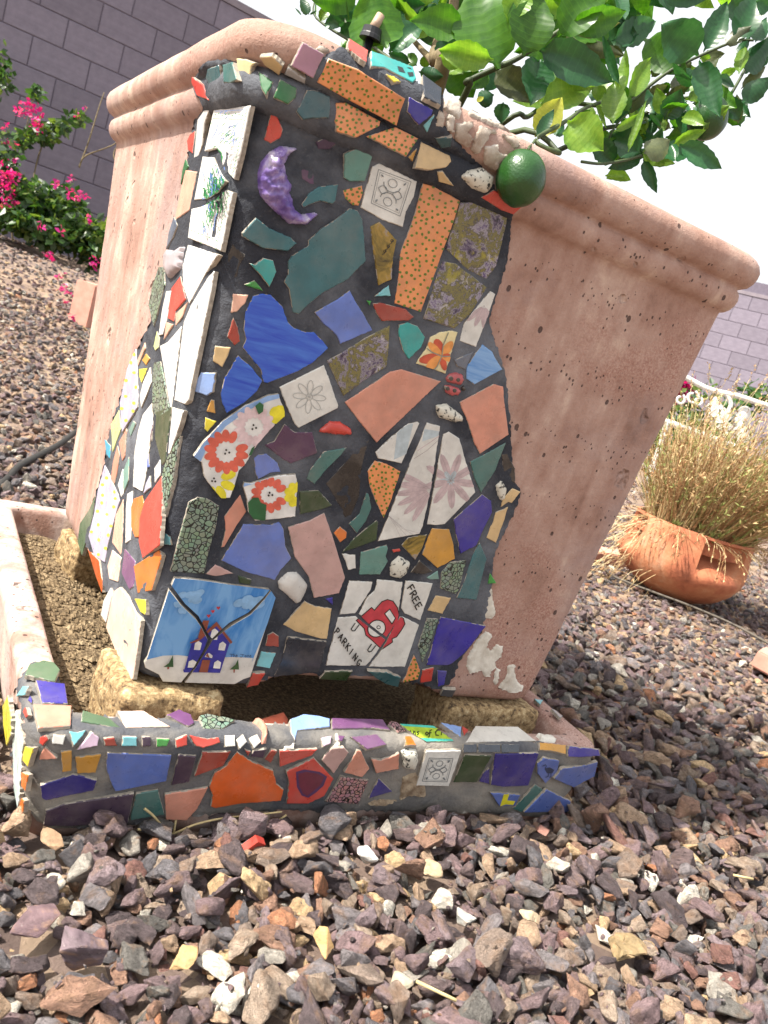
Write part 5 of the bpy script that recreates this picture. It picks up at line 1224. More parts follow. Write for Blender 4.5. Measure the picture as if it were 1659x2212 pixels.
def leaf(b, tip, wpx, mk='g', depth=.85, dt=None, roll=None):
    """b, tip: picture points; wpx: width in picture px"""
    global NL
    dt = random.uniform(-.012, .012) if dt is None else dt
    pb = at(b[0], b[1], depth); pt = at(tip[0], tip[1], depth+dt); ax = pt-pb; L = ax.length
    if L < .004: return
    ax.normalize(); view = (CAM-pb).normalized()
    n_ = view-ax*view.dot(ax); n_.normalize(); n_ = (Matrix.Rotation(random.uniform(-.45, .45) if roll is None else roll, 3, ax) @ n_)
    if random.random() < .25: n_ = -n_
    sx = ax.cross(n_); M_ = Matrix((sx, ax, n_)).transposed().to_4x4()
    wd = wpx/FPX*depth*1.18; o = bpy.data.objects.new('leaf', random.choice(LEAFM[mk])); COL.objects.link(o); o.parent = citrus
    o.matrix_parent_inverse = Matrix.Translation(WORLD_LOC[citrus.name]).inverted()
    o.matrix_basis = Matrix.Translation(pb) @ M_ @ Matrix.Diagonal((wd, L, min(wd, L)*.9, 1)); NL += 1
def LV(win, L_, depth):
    k = K/WIN[win][2]
    for e in L_:
        (bx, by, tx, ty, w_), mk = e[0], e[1]; d_ = e[2] if len(e) > 2 else depth
        a, b_ = px(win, [(bx, by), (tx, ty)]); leaf(a, b_, w_*k, mk, d_+random.uniform(-.012, .012))
LV('W1', [((900, 440, 740, -140, 420), 'g', .80), ((930, 440, 1240, 190, 210), 'd', .83), ((1610, 260, 1115, 175, 250), 'g', .80), ((330, 190, 420, 40, 80), 'l'), ((440, 50, 550, 190, 110), 'd'), ((500, 290, 690, 230, 130), 'd'), ((370, 200, 510, 230, 80), 'd'),
  ((170, 135, 110, 66, 14), 'd'), ((240, 128, 305, 93, 16), 'd'), ((190, 115, 210, 25, 16), 'd'), ((230, 130, 150, -30, 80), 'd'), ((290, 150, 296, -10, 14), 'g'), ((590, 195, 560, -10, 16), 'g'), ((845, 290, 722, 165, 34), 'd'), ((460, -20, 440, 60, 70), 'g'),
  ((1450, 600, 1560, 770, 140), 'l', .92), ((1590, 760, 1550, 580, 80), 'd', .92), ((1180, 580, 1100, 470, 90), 'g', .93), ((1250, 600, 1270, 470, 80), 'l', .93), ((1200, 640, 1420, 680, 110), 'd', .86), ((1130, 560, 930, 470, 100), 'd', .9), ((1400, 330, 1460, 560, 200), 'd', .87),
  ((1380, 480, 1659, 470, 190), 'l', .79), ((1000, 40, 1290, -60, 240), 'g', .9), ((1150, 0, 1330, 120, 150), 'l', .92), ((1380, 60, 1450, -40, 60), 'l', .9), ((1600, 120, 1380, 80, 30), 'l', .86), ((1350, 250, 1180, 60, 200), 'd', .92), ((1010, 60, 900, 330, 220), 'd', .88)], .93)
LV('W2', [((490, 600, 310, -180, 480), 'g', .79), ((725, 470, 900, -60, 340), 'g', .78), ((760, -90, 600, 205, 240), 'l', .76), ((480, 520, -10, 430, 210), 'l', .77), ((1030, 285, 1480, -100, 300), 'g', .80), ((1150, 240, 1660, 110, 210), 'g', .79), ((1180, 260, 1600, 190, 150), 'n', .83),
  ((870, 440, 1530, 740, 300), 'd', .78), ((880, 520, 790, 930, 280), 'd', .80), ((480, 620, 830, 910, 230), 'n', .84), ((890, 900, 1365, 740, 250), 'l', .80), ((850, 1210, 1090, 860, 210), 'y', .77), ((860, 1195, 1020, 960, 90), 'd', .765), ((1120, 1080, 1440, 1340, 310), 'l', .77), ((1030, 1200, 1100, 1080, 80), 'd', .78),
  ((1250, 400, 1635, 490, 110), 'n', .86), ((1590, 750, 1440, 290, 80), 'd', .85), ((500, 620, 400, 800, 160), 'd', .88), ((430, 640, 280, 780, 120), 'g', .88), ((320, 480, 300, 640, 60), 'o', .90), ((340, 420, 310, 310, 46), 'o', .9), ((560, 900, 540, 1090, 120), 'd', .88), ((480, 830, 330, 890, 130), 'd', .88), ((520, 600, 650, 700, 150), 'd', .9),
  ((880, 740, 940, 520, 110), 'd', .87), ((1030, 540, 1170, 580, 90), 'd', .88), ((1170, 590, 1240, 650, 60), 'o', .88), ((1380, 760, 1350, 900, 90), 'd', .85), ((1420, 740, 1400, 900, 110), 'l', .83), ((1380, 880, 1470, 1130, 40), 'l', .86), ((1320, 930, 1380, 1140, 70), 'l', .86), ((1240, 1100, 1320, 960, 170), 'g', .87), ((870, 900, 900, 700, 60), 'y', .82),
  ((780, 240, 1010, 140, 150), 'd', .84), ((150, 330, 330, 480, 150), 'd', .83), ((330, 480, 200, 330, 110), 'g', .85), ((200, 660, 130, 560, 140), 'l', .88), ((1180, 300, 1100, 440, 130), 'n', .86), ((330, 900, 390, 850, 40), 'y', .82)], .85)
LV('W3', [((260, 900, 290, 465, 100), 'l'), ((300, 940, 525, 545, 170), 'l'), ((170, 1195, 190, 780, 205), 'l', .82), ((175, 1265, 475, 1085, 80), 'l', .84), ((310, 1470, 490, 960, 70), 'l', .84), ((470, 1490, 725, 1360, 200), 'n', .86), ((735, 1390, 1065, 1245, 100), 'l', .86), ((450, 1540, 585, 1870, 105), 'd', .86),
  ((450, 1515, 110, 1625, 120), 'd', .88), ((440, 1490, 130, 1310, 230), 'd', .89), ((800, 1400, 1208, 1638, 185), 'd', .85), ((735, 1385, 775, 1550, 75), 'd', .86), ((1000, 520, 640, 210, 350), 'd', .83), ((1040, 505, 1270, 15, 190), 'd', .85), ((1340, 400, 1560, -60, 240), 'd', .86), ((1240, 430, 1500, 240, 120), 'n', .87),
  ((985, 590, 1190, 1140, 215), 'd', .84), ((1250, 940, 1390, 1160, 150), 'd', .9), ((1370, 1000, 1492, 1142, 70), 'd', .92), ((1395, 975, 1700, 740, 170), 'd', .88), ((1450, 720, 1700, 350, 190), 'd', .88), ((1530, 410, 1640, 170, 130), 'd', .87), ((1210, 910, 1250, 770, 80), 'n', .92), ((1360, 560, 1500, 330, 80), 'd', .9), ((1400, 860, 1640, 640, 90), 'n', .9),
  ((530, 740, 650, 630, 90), 'n', .91), ((550, 570, 650, 660, 80), 'd', .91), ((440, 940, 730, 840, 130), 'n', .93), ((650, 960, 920, 815, 100), 'n', .93), ((1000, 570, 1245, 520, 100), 'n', .92), ((1060, 640, 1210, 770, 110), 'd', .92), ((510, 1085, 635, 1240, 40), 'd'), ((640, 1290, 695, 1015, 46), 'l'), ((400, 1350, 550, 1310, 140), 'd', .93), ((540, 1310, 500, 1100, 110), 'd', .93), ((320, 1000, 430, 1130, 130), 'd', .94),
  ((10, 1000, 105, 1245, 40), 'l', .86), ((640, -30, 1070, -10, 140), 'd', .86), ((20, 850, 90, 1000, 70), 'g', .9), ((230, 640, 60, 320, 60), 'd', .88), ((100, 480, 270, 540, 110), 'n', .9), ((760, 900, 830, 700, 120), 'n', .94), ((900, 690, 830, 640, 120), 'n', .94), ((870, 1000, 780, 1190, 110), 'd', .94), ((860, 1180, 900, 1300, 90), 'n', .94), ((940, 1350, 1030, 1400, 80), 'd', .93), ((210, 1250, 80, 1400, 80), 'g', .9), ((560, 930, 480, 1010, 70), 'g', .94), ((1100, 590, 1000, 540, 70), 'l', .9), ((640, 800, 700, 900, 90), 'g', .94), ((960, 880, 900, 960, 60), 'l', .94), ((1540, 20, 1700, 60, 170), 'd', .86), ((1650, 480, 1500, 720, 120), 'd', .9), ((230, 130, -150, 190, 150), 'n', .84)], .88)
random.seed(44)
for k in range(95):      # dense middle of the crown behind the front leaves
    x = random.uniform(770, 1400); y = random.uniform(-60, 250)
    if y > 60+.36*(x-770) or (x > 1330 and y > 90): continue
    a = random.uniform(0, 6.28); L_ = random.uniform(70, 140); leaf((x, y), (x+math.cos(a)*L_, y+math.sin(a)*L_*.8), L_*random.uniform(.42, .62), random.choice('gggddl'), random.uniform(.87, .99), random.uniform(-.03, .03), random.uniform(-.8, .8))
for k in range(60):      # smaller leaves along the right hand twigs
    x = random.uniform(1300, 1600); y = 330-.62*(x-1290)*.6+random.uniform(-70, 60)
    a = random.uniform(-.6, 2.6); L_ = random.uniform(40, 85); leaf((x, y), (x+math.cos(a)*L_, y-math.sin(a)*L_), L_*random.uniform(.36, .55), random.choice('dddgln'), random.uniform(.87, .96), random.uniform(-.02, .02), random.uniform(-.9, .9))
# inner foliage: the rest of the crown, above and behind what the frame shows
random.seed(21)
for k in range(130):
    x = random.uniform(830, 1640); y = random.uniform(-420, 20) if k > 55 else random.uniform(-60, 100-abs(x-1100)*.12)
    if y > -20 and x > 1330: continue
    a = random.uniform(0, 6.28); L_ = random.uniform(60, 120); leaf((x, y), (x+math.cos(a)*L_, y+math.sin(a)*L_), L_*random.uniform(.4, .6), random.choice('gggdll'), random.uniform(.86, 1.05), random.uniform(-.03, .03), random.uniform(-1, 1))
print('leaves', NL)
m, t, b, o_ = newmat('lime_skin'); v = coords(t); r_ = ramp(t, [(.3, srgb((20, 58, 26))), (.7, srgb((42, 88, 32)))]); t.links.new(noise(t, v, 22, 4, .6), r_.inputs[0]); t.links.new(r_.outputs[0], b.inputs['Base Color']); b.inputs['Roughness'].default_value = .3; bump(t, b, noise(t, v, 480, 2, .5), .25, .0015); M_LIME = m
def lime(u, v, rpx, depth, lab):
    c = at(u, v, depth); r = rpx/FPX*depth; bm = bmesh.new(); bmesh.ops.create_uvsphere(bm, u_segments=40, v_segments=26, radius=1)
    for q in bm.verts:
        z = q.co.z; q.co.z *= 1.12; k = 1+.02*mnoise.noise(q.co*2)
        if z < -.93: q.co.z -= .06*(abs(z)-.93)/.07
        if z > .93: q.co.z -= .05*(z-.93)/.07
        q.co *= r*k
    up = (CU*.95+CR*.25).normalized(); bmesh.ops.rotate(bm, verts=bm.verts, matrix=up.to_track_quat('Z', 'Y').to_matrix()); bmesh.ops.translate(bm, verts=bm.verts, vec=c)
    o = bm_obj('lime_fruit', bm, M_LIME, citrus, True); o['label'] = lab; WORLD_LOC[o.name] = Vector((0, 0, 0))
    return c, up, r
c, up, r = lime(1125, 385, 54, .70, 'round green lime hanging in front of the planter rim')
branch([c+up*r*1.08, c+up*r*1.25]+w3('W2', [(820, 1270, .72), (850, 1230, .745)]), .0016, .0016, M_TWIG, 'fruit_stalk')
lime(*px('W3', [(1075, 1130)])[0], 43, .89, 'smaller lime among the leaves over the right rim')

# irrigation sprinkler behind the rim
sp = thing('irrigation_sprinkler', 'small black irrigation spray head on a tan riser just behind the planter rim', 'sprinkler', tuple(base))
M_BLK = paint((24, 24, 28), .4); c0 = at(*px('W1', [(770, 350)])[0], .80); 
V, F = tube([c0-Vector((0, 0, .06)), c0+Vector((0, 0, .0))], .004, 10); mesh('stem', V, F, M_BLK, sp, True)
V, F = tube([c0, c0+Vector((0, 0, .0035)), c0+Vector((0, 0, .0045)), c0+Vector((0, 0, .010))], .0105, 16, .009); mesh('spray_head', V, F, M_BLK, sp)
V, F = tube([c0+Vector((0, 0, .008)), c0+Vector((.004, 0, .024))], .0048, 12, .004); mesh('riser', V, F, paint((186, 160, 138), .5), sp, True)

# ------------------------------------------------------------------ bougainvillea
def leafcloud(spots, n, size, mats, wts, flat=.5):
    mb = MB()
    for (c, rx, ry, rz), k in zip(spots, n):
        for i in range(k):
            d = Vector((random.gauss(0, 1), random.gauss(0, 1), random.gauss(0, 1))).normalized()*random.random()**.4
            p = c+Vector((d.x*rx, d.y*ry, d.z*rz)); s = size*random.uniform(.6, 1.3)
            a = Vector((random.gauss(0, 1), random.gauss(0, 1), random.gauss(0, .6)-.2)).normalized(); b_ = a.cross(Vector((random.gauss(0, 1), random.gauss(0, 1), random.gauss(0, 1)))).normalized()
            n_ = a.cross(b_); mb.add([p, p+a*s*.5+b_*s*.32+n_*s*.06, p+a*s, p+a*s*.5-b_*s*.32+n_*s*.06], [(0, 1, 2, 3)], random.choices(range(len(mats)), wts)[0])
    return mb
BG = [m_leaf('boug_leaf_green', (54, 92, 44), (90, 126, 62), .3), m_leaf('boug_leaf_dark', (40, 70, 44), (64, 94, 56), .2), m_leaf('boug_leaf_light', (88, 116, 54), (132, 152, 76), .35)]
BF = [m_leaf('bract_magenta', (160, 10, 112), (190, 26, 136), .45), m_leaf('bract_pink', (190, 40, 120), (214, 80, 150), .45)]
for m_ in BG+BF: pass
D_ = 5.3
bou = thing('bougainvillea', 'bougainvillea shrub with magenta bracts sprawling at the foot of the block wall', 'shrub', tuple(on_ground(120, 560)))
k_ = D_/FPX
spots = [(at(x, y, D_+dd), rx*k_, .22, ry*k_) for x, y, rx, ry, dd in ((60, 430, 60, 45, 0), (130, 450, 55, 50, .1), (30, 470, 45, 30, -.1), (170, 500, 50, 45, .1), (110, 500, 70, 35, 0), (205, 530, 44, 50, .1), (90, 290, 30, 22, .2), (45, 300, 26, 20, .2), (-20, 380, 60, 90, 0), (130, 270, 26, 16, .25), (165, 255, 20, 8, .3), (78, 200, 12, 14, .3), (10, 170, 16, 40, .3), (-5, 130, 8, 50, .3), (30, 450, 50, 40, .2))]
leafcloud(spots, [620, 720, 380, 860, 720, 760, 150, 110, 700, 90, 40, 40, 60, 40, 300], .060, BG, (5, 4, 3)).build('foliage', BG, bou)['kind'] = 'stuff'
fl = [(at(x, y, D_-.18+dd), r*k_, .08, r*k_*1.2) for x, y, r, dd in ((62, 228, 17, .2), (75, 262, 15, .2), (45, 240, 14, .2), (88, 240, 12, .2), (82, 272, 12, .2), (20, 312, 11, .2), (18, 400, 20, 0), (14, 440, 18, 0), (0, 370, 16, 0), (26, 380, 14, 0), (154, 386, 6, 0), (124, 398, 8, 0), (156, 416, 10, 0), (175, 425, 10, 0), (100, 560, 12, -.2), (112, 552, 8, -.2), (88, 488, 8, -.3), (205, 565, 14, .1), (167, 248, 6, .3), (12, 272, 8, .2), (135, 500, 6, -.2), (190, 470, 6, 0), (182, 230, 4, .3), (30, 350, 10, .1))]
leafcloud(fl, [int(q*.8) for q in (46, 40, 30, 24, 26, 22, 70, 60, 50, 40, 10, 14, 22, 24, 24, 12, 12, 26, 8, 10, 8, 8, 4, 20)], .031, BF, (3, 1)).build('flowers', BF, bou)['kind'] = 'stuff'
for s_ in ([(60, 560), (70, 400), (100, 300), (170, 255), (190, 232)], [(30, 540), (20, 400), (50, 300), (75, 200)], [(150, 560), (140, 480), (154, 386)], [(-20, 540), (-10, 300), (8, 130)], [(171, 362), (186, 336), (255, 306), (280, 250)], [(171, 360), (190, 310), (212, 238), (225, 200)], [(250, 350), (246, 330), (262, 310), (300, 300)]):
    V, F = tube(spline([at(x, y, D_+.35) for x, y in s_]), .006, 5, .003); mesh('stem', V, F, M_BARK, bou, True)
for (u, v, n) in ((135, 640, 5), (143, 655, 4), (150, 690, 4), (130, 612, 3)):
    for i in range(n):
        p = on_ground(u+random.uniform(-9, 9), v+random.uniform(-12, 12), .03); mb = leafcloud([(p, .015, .015, .008)], [4], .020, BF, (1, 2)); o = mb.build('fallen_bract', BF); tag(o, 'dropped magenta bougainvillea bract on the gravel below the shrub', 'petal', 'fallen bougainvillea bracts')
# second flower tuft behind the bench
q = at(*px('Y', [(680, 490)])[0], 5.2); qq = at(*px('Y', [(1480, 610)])[0], 5.2)
b2 = thing('bougainvillea', 'low bougainvillea with a single magenta tuft behind the white bench', 'shrub', (q.x, q.y, 0))
leafcloud([(q, .07, .07, .07), (q-Vector((0, 0, .05)), .06, .06, .06)], [120, 60], .04, BF, (3, 1)).build('flowers', BF, b2)['kind'] = 'stuff'
leafcloud([(q-Vector((0, 0, .3)), .25, .2, .25), (qq, .12, .1, .1), (qq-Vector((.3, 0, .2)), .3, .2, .2)], [700, 160, 300], .05, BG, (4, 4, 2)).build('foliage', BG, b2)['kind'] = 'stuff'

# ------------------------------------------------------------------ terracotta bowl with dry lavender
M_CLAY = m_rough('terracotta_clay', [(.32, srgb((140, 80, 56))), (.45, srgb((182, 108, 76))), (.56, srgb((196, 130, 92))), (.68, srgb((206, 160, 128)))], 9, .85, .5, .003, 90, 8)
bc = on_ground(1492, 1326); bc = Vector((bc.x+.06, bc.y+.14, bc.z))
bowl = thing('terracotta_bowl', 'round terracotta strawberry bowl with side pockets standing on the gravel right of the planter', 'planter bowl', tuple(bc))
RB = .178; V = []; F = []; NA = 96; zs = [0, .006, .018, .035, .06, .085, .10, .11, .12, .135, .155, .172, .19, .205, .212, .2121, .20, .16]
def rb(z, i, a):
    prof_ = [(0, .06), (.018, .105), (.035, .132), (.06, .157), (.085, .171), (.105, .176), (.13, .176), (.17, .170), (.205, .168), (.212, .165)]
    for q in range(len(prof_)-1):
        if prof_[q][0] <= z <= prof_[q+1][0]:
            f = (z-prof_[q][0])/(prof_[q+1][0]-prof_[q][0]); r = prof_[q][1]+(prof_[q+1][1]-prof_[q][1])*f; break
    else: r = .165
    if i >= 15: r = .152 if i > 15 else .158
    pk = [(-1.75, .46), (-.35, .42), (1.1, .4), (2.6, .42)]
    for pa, pw_ in pk:
        da = abs((a-pa+math.pi) % (2*math.pi)-math.pi)
        if da < pw_:
            e = math.cos(da/pw_*math.pi/2)**.4
            if i < 15 and z <= .12: r += .014*e*sstep(.03, .10, z)
            if z > .10: r -= .054*sstep(.10, .155, z)*sstep(0, .25 if ((a-pa+math.pi) % (2*math.pi)-math.pi) > 0 else .06, 1-da/pw_)*(1-sstep(.196, .206, z) if i < 15 else 0)
    return r
tilt = Matrix.Rotation(.06, 3, 'X')
for i, z in enumerate(zs):
    for k in range(NA):
        a = 2*math.pi*k/NA; r = rb(z, i, a) if a <= math.pi else rb(z, i, a-2*math.pi); V.append(bc+Vector((r*math.cos(a), r*math.sin(a), z+.003)))
for i in range(len(zs)-1):
    for k in range(NA): F.append((i*NA+k, i*NA+(k+1) % NA, (i+1)*NA+(k+1) % NA, (i+1)*NA+k))
F.append(tuple(range(NA-1, -1, -1)))
o = mesh('bowl_body', V, F, M_CLAY, bowl, True); shade_angle(o, 40)
ss = [bc+Vector((.155*math.cos(2*math.pi*k/40), .155*math.sin(2*math.pi*k/40), .19)) for k in range(40)]
mesh('potting_soil', ss, [tuple(range(40))], M_DEB, bowl)
DRY = [paint((204, 178, 130), .8, 'straw'), paint((170, 130, 88), .8, 'dry_brown'), paint((150, 158, 88), .7, 'sage_green'), paint((222, 202, 158), .8, 'pale_straw')]
lav = thing('dry_lavender', 'half dried lavender bush with straw coloured stems filling the terracotta bowl', 'shrub', tuple(bc+Vector((0, 0, .2))))
mb = MB(); random.seed(3)
def drystem(p, d, L_, r, m_, droop=0.0, tuft=0, n=6):
    pts = [p]; d = d.normalized(); 
    for i in range(n):
        d = (d+Vector((random.gauss(0, .13), random.gauss(0, .13), random.gauss(0, .09)-droop))).normalized(); pts.append(pts[-1]+d*L_/n)
    V, F = tube(pts, r, 3, r*.6); mb.add(V, F, m_)
    if tuft:
        for i in range(tuft):
            q = pts[random.randint(n//2, n)]; a = (d+Vector((random.gauss(0, .6), random.gauss(0, .6), random.gauss(0, .5)))).normalized(); s = random.uniform(.008, .019); b_ = a.cross(d)
            if b_.length < .1: continue
            b_.normalize(); mb.add([q, q+a*s*.5+b_*.0018, q+a*s, q+a*s*.5-b_*.0018], [(0, 1, 2, 3)], m_ if random.random() < .3 else (2 if m_ == 2 else random.choice((0, 1))))
    return pts[-1], d
for k in range(1200):
    a = random.uniform(0, 6.28); rr = random.random()**.5*.14; p = bc+Vector((math.cos(a)*rr, math.sin(a)*rr, .19))
    out_ = Vector((math.cos(a), math.sin(a), 0)); d = Vector((0, 0, 1))*random.uniform(.8, 1.3)+out_*random.uniform(.0, .75)+CR*.30
    g = random.choices((0, 1, 2), (3, 4, 5))[0]
    drystem(p, d, random.uniform(.10, .33), .0011, g if g != 2 else 1, .01, 0)
    if True:
        e, dd = drystem(p, d, random.uniform(.12, .40), .0009, g, .01, random.randint(5, 15))
for k in range(80):     # flower spikes
    a = random.uniform(0, 6.28); p = bc+Vector((math.cos(a)*.1, math.sin(a)*.1, .24)); d = Vector((random.gauss(.25, .3), random.gauss(0, .25), 1))
    e, dd = drystem(p, d, random.uniform(.24, .42), .0012, 3, .02)
    for i in range(16):
        q = e+dd*.003*i; b_ = Vector((random.gauss(0, 1), random.gauss(0, 1), random.gauss(0, .4))).normalized()*.006; mb.add([q, q+b_+dd*.002, q+dd*.006+b_*.4], [(0, 1, 2)], random.choice((0, 3, 1)))
for k in range(70):    # trailing stems over the lip
    a = random.uniform(-3.4, .2); p = bc+Vector((math.cos(a)*.14, math.sin(a)*.14, .2)); d = Vector((math.cos(a), math.sin(a), random.uniform(.1, .8)))
    e, dd = drystem(p, d, random.uniform(.06, .2), .0008, random.choice((0, 0, 1, 3)), random.uniform(.05, .3), 8, 7)
for k in range(150):    # tangle of loose straws left of the bowl
    p = bc-CR*random.uniform(.05, .22)+Vector((random.gauss(0, .04), random.gauss(0, .04), random.uniform(.08, .26))); drystem(p, -CR*random.uniform(.2, 1)+Vector((0, 0, random.uniform(-.6, .6))), random.uniform(.06, .2), .0007, random.choice((0, 3, 1)), .12, 3, 7)
for k in range(20):
    a = random.uniform(-2.9, -.4); p = bc+Vector((math.cos(a)*.16, math.sin(a)*.16, random.uniform(.2, .235)))
    for i in range(26):
        d = Vector((random.gauss(0, .5), random.gauss(0, .5), 1)).normalized(); b_ = d.cross(Vector((random.gauss(0, 1), random.gauss(0, 1), 0))).normalized()*.0014; s = random.uniform(.012, .026); mb.add([p-b_, p+b_, p+d*s], [(0, 1, 2)], 2)
mb.build('foliage', DRY, lav)['kind'] = 'stuff'
# a second bush further right and behind
lav2 = thing('dry_lavender', 'larger straw coloured lavender bush behind the bowl at the right edge', 'shrub', tuple(on_ground(1640, 1200)))
mb = MB(); c2_ = on_ground(1660, 1150)
for k in range(900):
    a = random.uniform(0, 6.28); rr = random.random()**.5*.16; p = c2_+Vector((math.cos(a)*rr, math.sin(a)*rr, 0)); d = Vector((0, 0, 1))+Vector((math.cos(a), math.sin(a), 0))*random.uniform(0, .7)
    drystem(p, d, random.uniform(.25, .52), .0014, random.choice((0, 1, 1, 2)), .01, random.randint(4, 10))
mb.build('foliage', DRY, lav2)['kind'] = 'stuff'

# ------------------------------------------------------------------ white iron bench
M_WHT = paint((232, 230, 224), .5, 'white_enamel'); DB = 3.75
bench = thing('iron_bench', 'white ornamental wrought iron garden bench half hidden behind the dry lavender', 'bench', tuple(on_ground(1390, 1150)))
def iron(name, pts, r, win='Y', d=DB, sp_=True):
    P3 = [at(*px(win, [(p[0], p[1])])[0], d if len(p) < 3 else p[2]) for p in pts]; V, F = tube(spline(P3, 6) if sp_ else P3, r, 8); return mesh(name, V, F, M_WHT, bench, True)
iron('top_rail', [(560, 320), (670, 372), (960, 520), (1300, 600), (1540, 680), (1800, 760)], .012)
iron('back_frame', [(990, 530), (1150, 580), (1215, 690), (1170, 800), (1080, 900)], .010)
for cx_, cy_, r_ in ((760, 610, 80), (830, 660, 52), (620, 640, 60), (1000, 740, 50)):
    iron('scroll', [(cx_+r_*math.cos(a)*(1-.05*k), cy_+r_*math.sin(a)*(1-.05*k)) for k, a in enumerate([.6*j-1 for j in range(11)])], .006)
iron('seat_rail', [(380, 880), (470, 905), (570, 940), (900, 1060), (1400, 1250)], .014)
iron('leg', [(470, 890), (400, 1150), (300, 1430), (215, 1590)], .014); iron('leg', [(600, 1540, DB+.3), (625, 1700, DB+.3), (650, 1830, DB+.3)], .010); iron('leg', [(1300, 1180, DB), (1330, 1500, DB), (1300, 1750, DB)], .012)
iron('stretcher', [(155, 1400), (270, 1440), (395, 1480)], .009)
for cx_, cy_ in ((1030, 720), (1060, 800), (1130, 850), (1150, 960), (1330, 1010), (1360, 1090)):
    c = at(*px('Y', [(cx_, cy_)])[0], DB-.02); V = []; 
    for a in range(14): rr = .028*(1+.35*math.cos(a*1.8)); V.append(c+CR*rr*math.cos(a/14*6.28)+CU*rr*1.3*math.sin(a/14*6.28)+CF*.004*math.cos(a*2))
    V += [p+CF*.006 for p in V]; F = [tuple(range(14)), tuple(range(27, 13, -1))]+[(i, i+14, (i+1) % 14+14, (i+1) % 14) for i in range(14)]; mesh('cast_leaf', V, F, M_WHT, bench)
c = at(*px('Y', [(1340, 870)])[0], DB+.05); bm = bmesh.new(); bmesh.ops.create_uvsphere(bm, u_segments=24, v_segments=16, radius=.06)
for q_ in bm.verts: q_.co.x *= .7; q_.co.y *= .5; q_.co += c
bm_obj('rounded_finial', bm, M_WHT, bench, True)

# ------------------------------------------------------------------ bricks, hoses, straws, small litter
M_BRK = m_rough('pink_paver', [(.3, srgb((196, 138, 120))), (.7, srgb((224, 170, 152)))], 20, .9, .3, .002, 160)
def brick(px_, sz, rot, lab, dz=0, name='brick'):
    p = on_ground(*px_); bm = bmesh.new(); bmesh.ops.create_cube(bm, size=1)
    for v in bm.verts: v.co = Vector((v.co.x*sz[0], v.co.y*sz[1], v.co.z*sz[2]))
    bmesh.ops.bevel(bm, geom=bm.edges[:], offset=.004, segments=2, affect='EDGES'); me = bpy.data.meshes.new(name); bm.to_mesh(me); bm.free(); me.materials.append(M_BRK)
    o = bpy.data.objects.new(name, me); COL.objects.link(o); o.location = (p.x, p.y, p.z+sz[2]*.42+dz); o.rotation_euler = rot; tag(o, lab, 'brick'); return o
brick((1700, 1482), (.11, .16, .04), (.1, .05, .5), 'pink paving brick lying in the gravel at the right edge', .01)
brick((200, 700), (.20, .10, .20), (0, 0, .75), 'terracotta coloured edging block standing by the bougainvillea basin', -.02, 'edging_block')
brick((1350, 1225), (.5, .08, .05), (0, 0, .1), 'long low pale edging stone behind the terracotta bowl', 0, 'edging_stone')
def hose(pts, r, lab, lift=.018, mat=M_BLK, name='irrigation_hose', cat='hose'):
    P3 = [on_ground(u, v, lift) for u, v in pts]; V, F = tube(spline(P3, 6), r, 8); o = mesh(name, V, F, mat, None, True); tag(o, lab, cat); return o
M_HOSE = paint((46, 44, 40), .6, 'black_poly_tube')
hose([(-30, 1110), (-6, 1075), (14, 1056), (33, 1035), (70, 1012), (122, 982), (168, 945), (215, 900)], .0065, 'black irrigation hose curving over the gravel left of the planter', .022, M_HOSE)
hose(px('V', [(40, 640), (30, 900), (100, 1060), (300, 1160), (560, 1260), (900, 1390), (1300, 1560), (1659, 1760), (1900, 1900)]), .0035, 'thin grey drip line running in front of the terracotta bowl', .022, paint((92, 84, 74), .6, 'drip_line'))
def straw(win, pts, r, lab, d=None):
    P3 = []
    for x, y in pts:
        u, v = px(win, [(x, y)])[0]; h = hit(TRAY, u, v)
        P3.append(h[0]+h[1]*.010 if h else on_ground(u, v, .034))
    return P3
sg = thing('dry_grass_stalk', 'branched straw coloured grass stalk lying against the foot of the tray', 'grass stalk', tuple(on_ground(360, 1790)))
M_STRAW = paint((206, 186, 136), .7, 'straw_stalk')
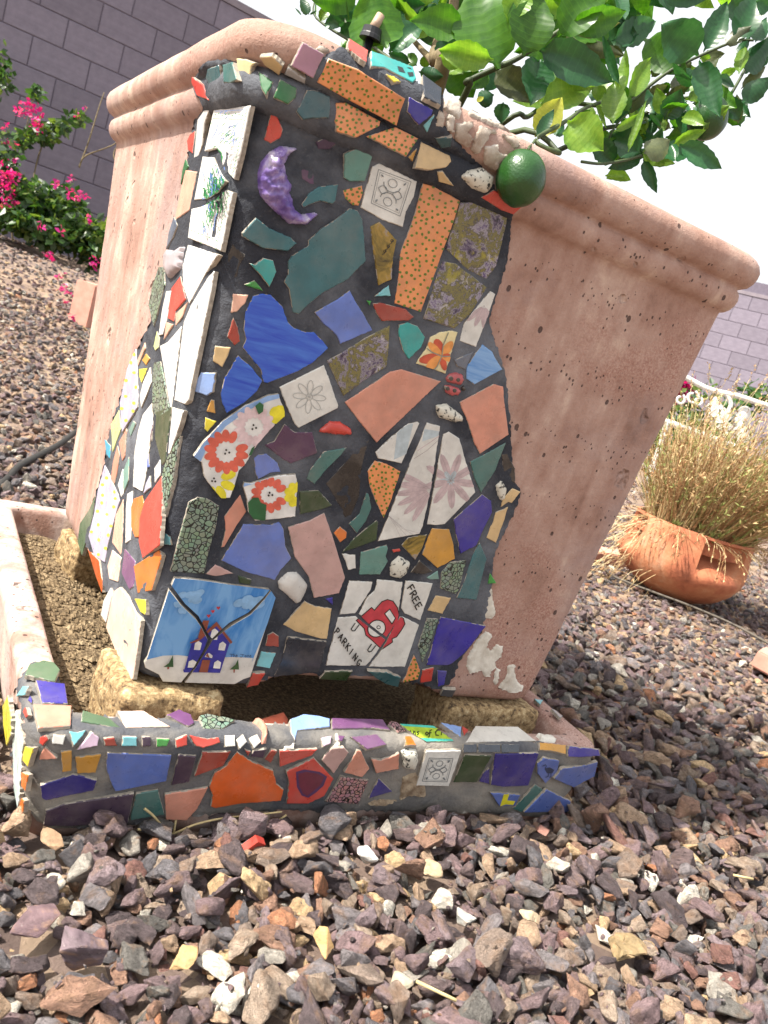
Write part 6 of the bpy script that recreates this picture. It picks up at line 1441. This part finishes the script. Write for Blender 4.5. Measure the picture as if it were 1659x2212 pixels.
for s_ in ([(-60, 1440), (150, 1470), (310, 1490), (560, 1390), (850, 1330), (1150, 1300), (1450, 1270)], [(15, 1230), (90, 1290), (170, 1370), (250, 1470)], [(320, 1490), (295, 1600)], [(990, 1500), (1030, 1430), (1140, 1315)]):
    V, F = tube(spline(straw('R', s_, 0, '')), .0012, 6, .0009); mesh('stem', V, F, M_STRAW, sg, True)
s2 = straw('R', [(1135, 1560), (1300, 1440), (1500, 1300)], 0, ''); V, F = tube(spline(s2), .0013, 6, .001); tag(mesh('dry_straw', V, F, M_STRAW, None, True), 'single straight straw leaning on the tray foot, right of the branched stalk', 'straw')
for (a, b_), lb_ in (((( 870, 2200), (955, 2245)), 'short straw in the bottom foreground gravel'), (((1560, 1945), (1600, 1960)), 'short pale straw on the right foreground gravel')):
    V, F = tube([on_ground(*a, .030), on_ground(*b_, .032)], .0014, 6); tag(mesh('dry_straw', V, F, M_STRAW, None, True), lb_, 'straw')
p = on_ground(528, 1888, .02); o = slabp = None
bm = bmesh.new(); bmesh.ops.create_cube(bm, size=1)
for v in bm.verts: v.co = Vector((v.co.x*.012, v.co.y*.007, v.co.z*.016))
me = bpy.data.meshes.new('tile_shard'); bm.to_mesh(me); bm.free(); me.materials.append(cmat('red')); o = bpy.data.objects.new('tile_shard', me); COL.objects.link(o); o.location = p+Vector((0, 0, .004)); o.rotation_euler = (.4, .5, .3); tag(o, 'small red and white tile shard fallen into the foreground gravel', 'tile shard')
bm = bmesh.new(); bmesh.ops.create_cube(bm, size=1)
h_ = hit(TRAY, 90, 1215)
p = Vector((-.98*U, -.35*U, .15*U))
for v in bm.verts: v.co = Vector((v.co.x*.02, v.co.y*.026, v.co.z*.004))
me = bpy.data.meshes.new('tile_shard'); bm.to_mesh(me); bm.free(); me.materials.append(glaze((190, 172, 140), .6)); o = bpy.data.objects.new('tile_shard', me); COL.objects.link(o); o.location = (-1.02*U, -.30*U, .16*U); o.rotation_euler = (.3, .9, .2); tag(o, 'tan tile shard stuck upright in the sediment of the drip tray', 'tile shard')
print('objects', len(bpy.data.objects))
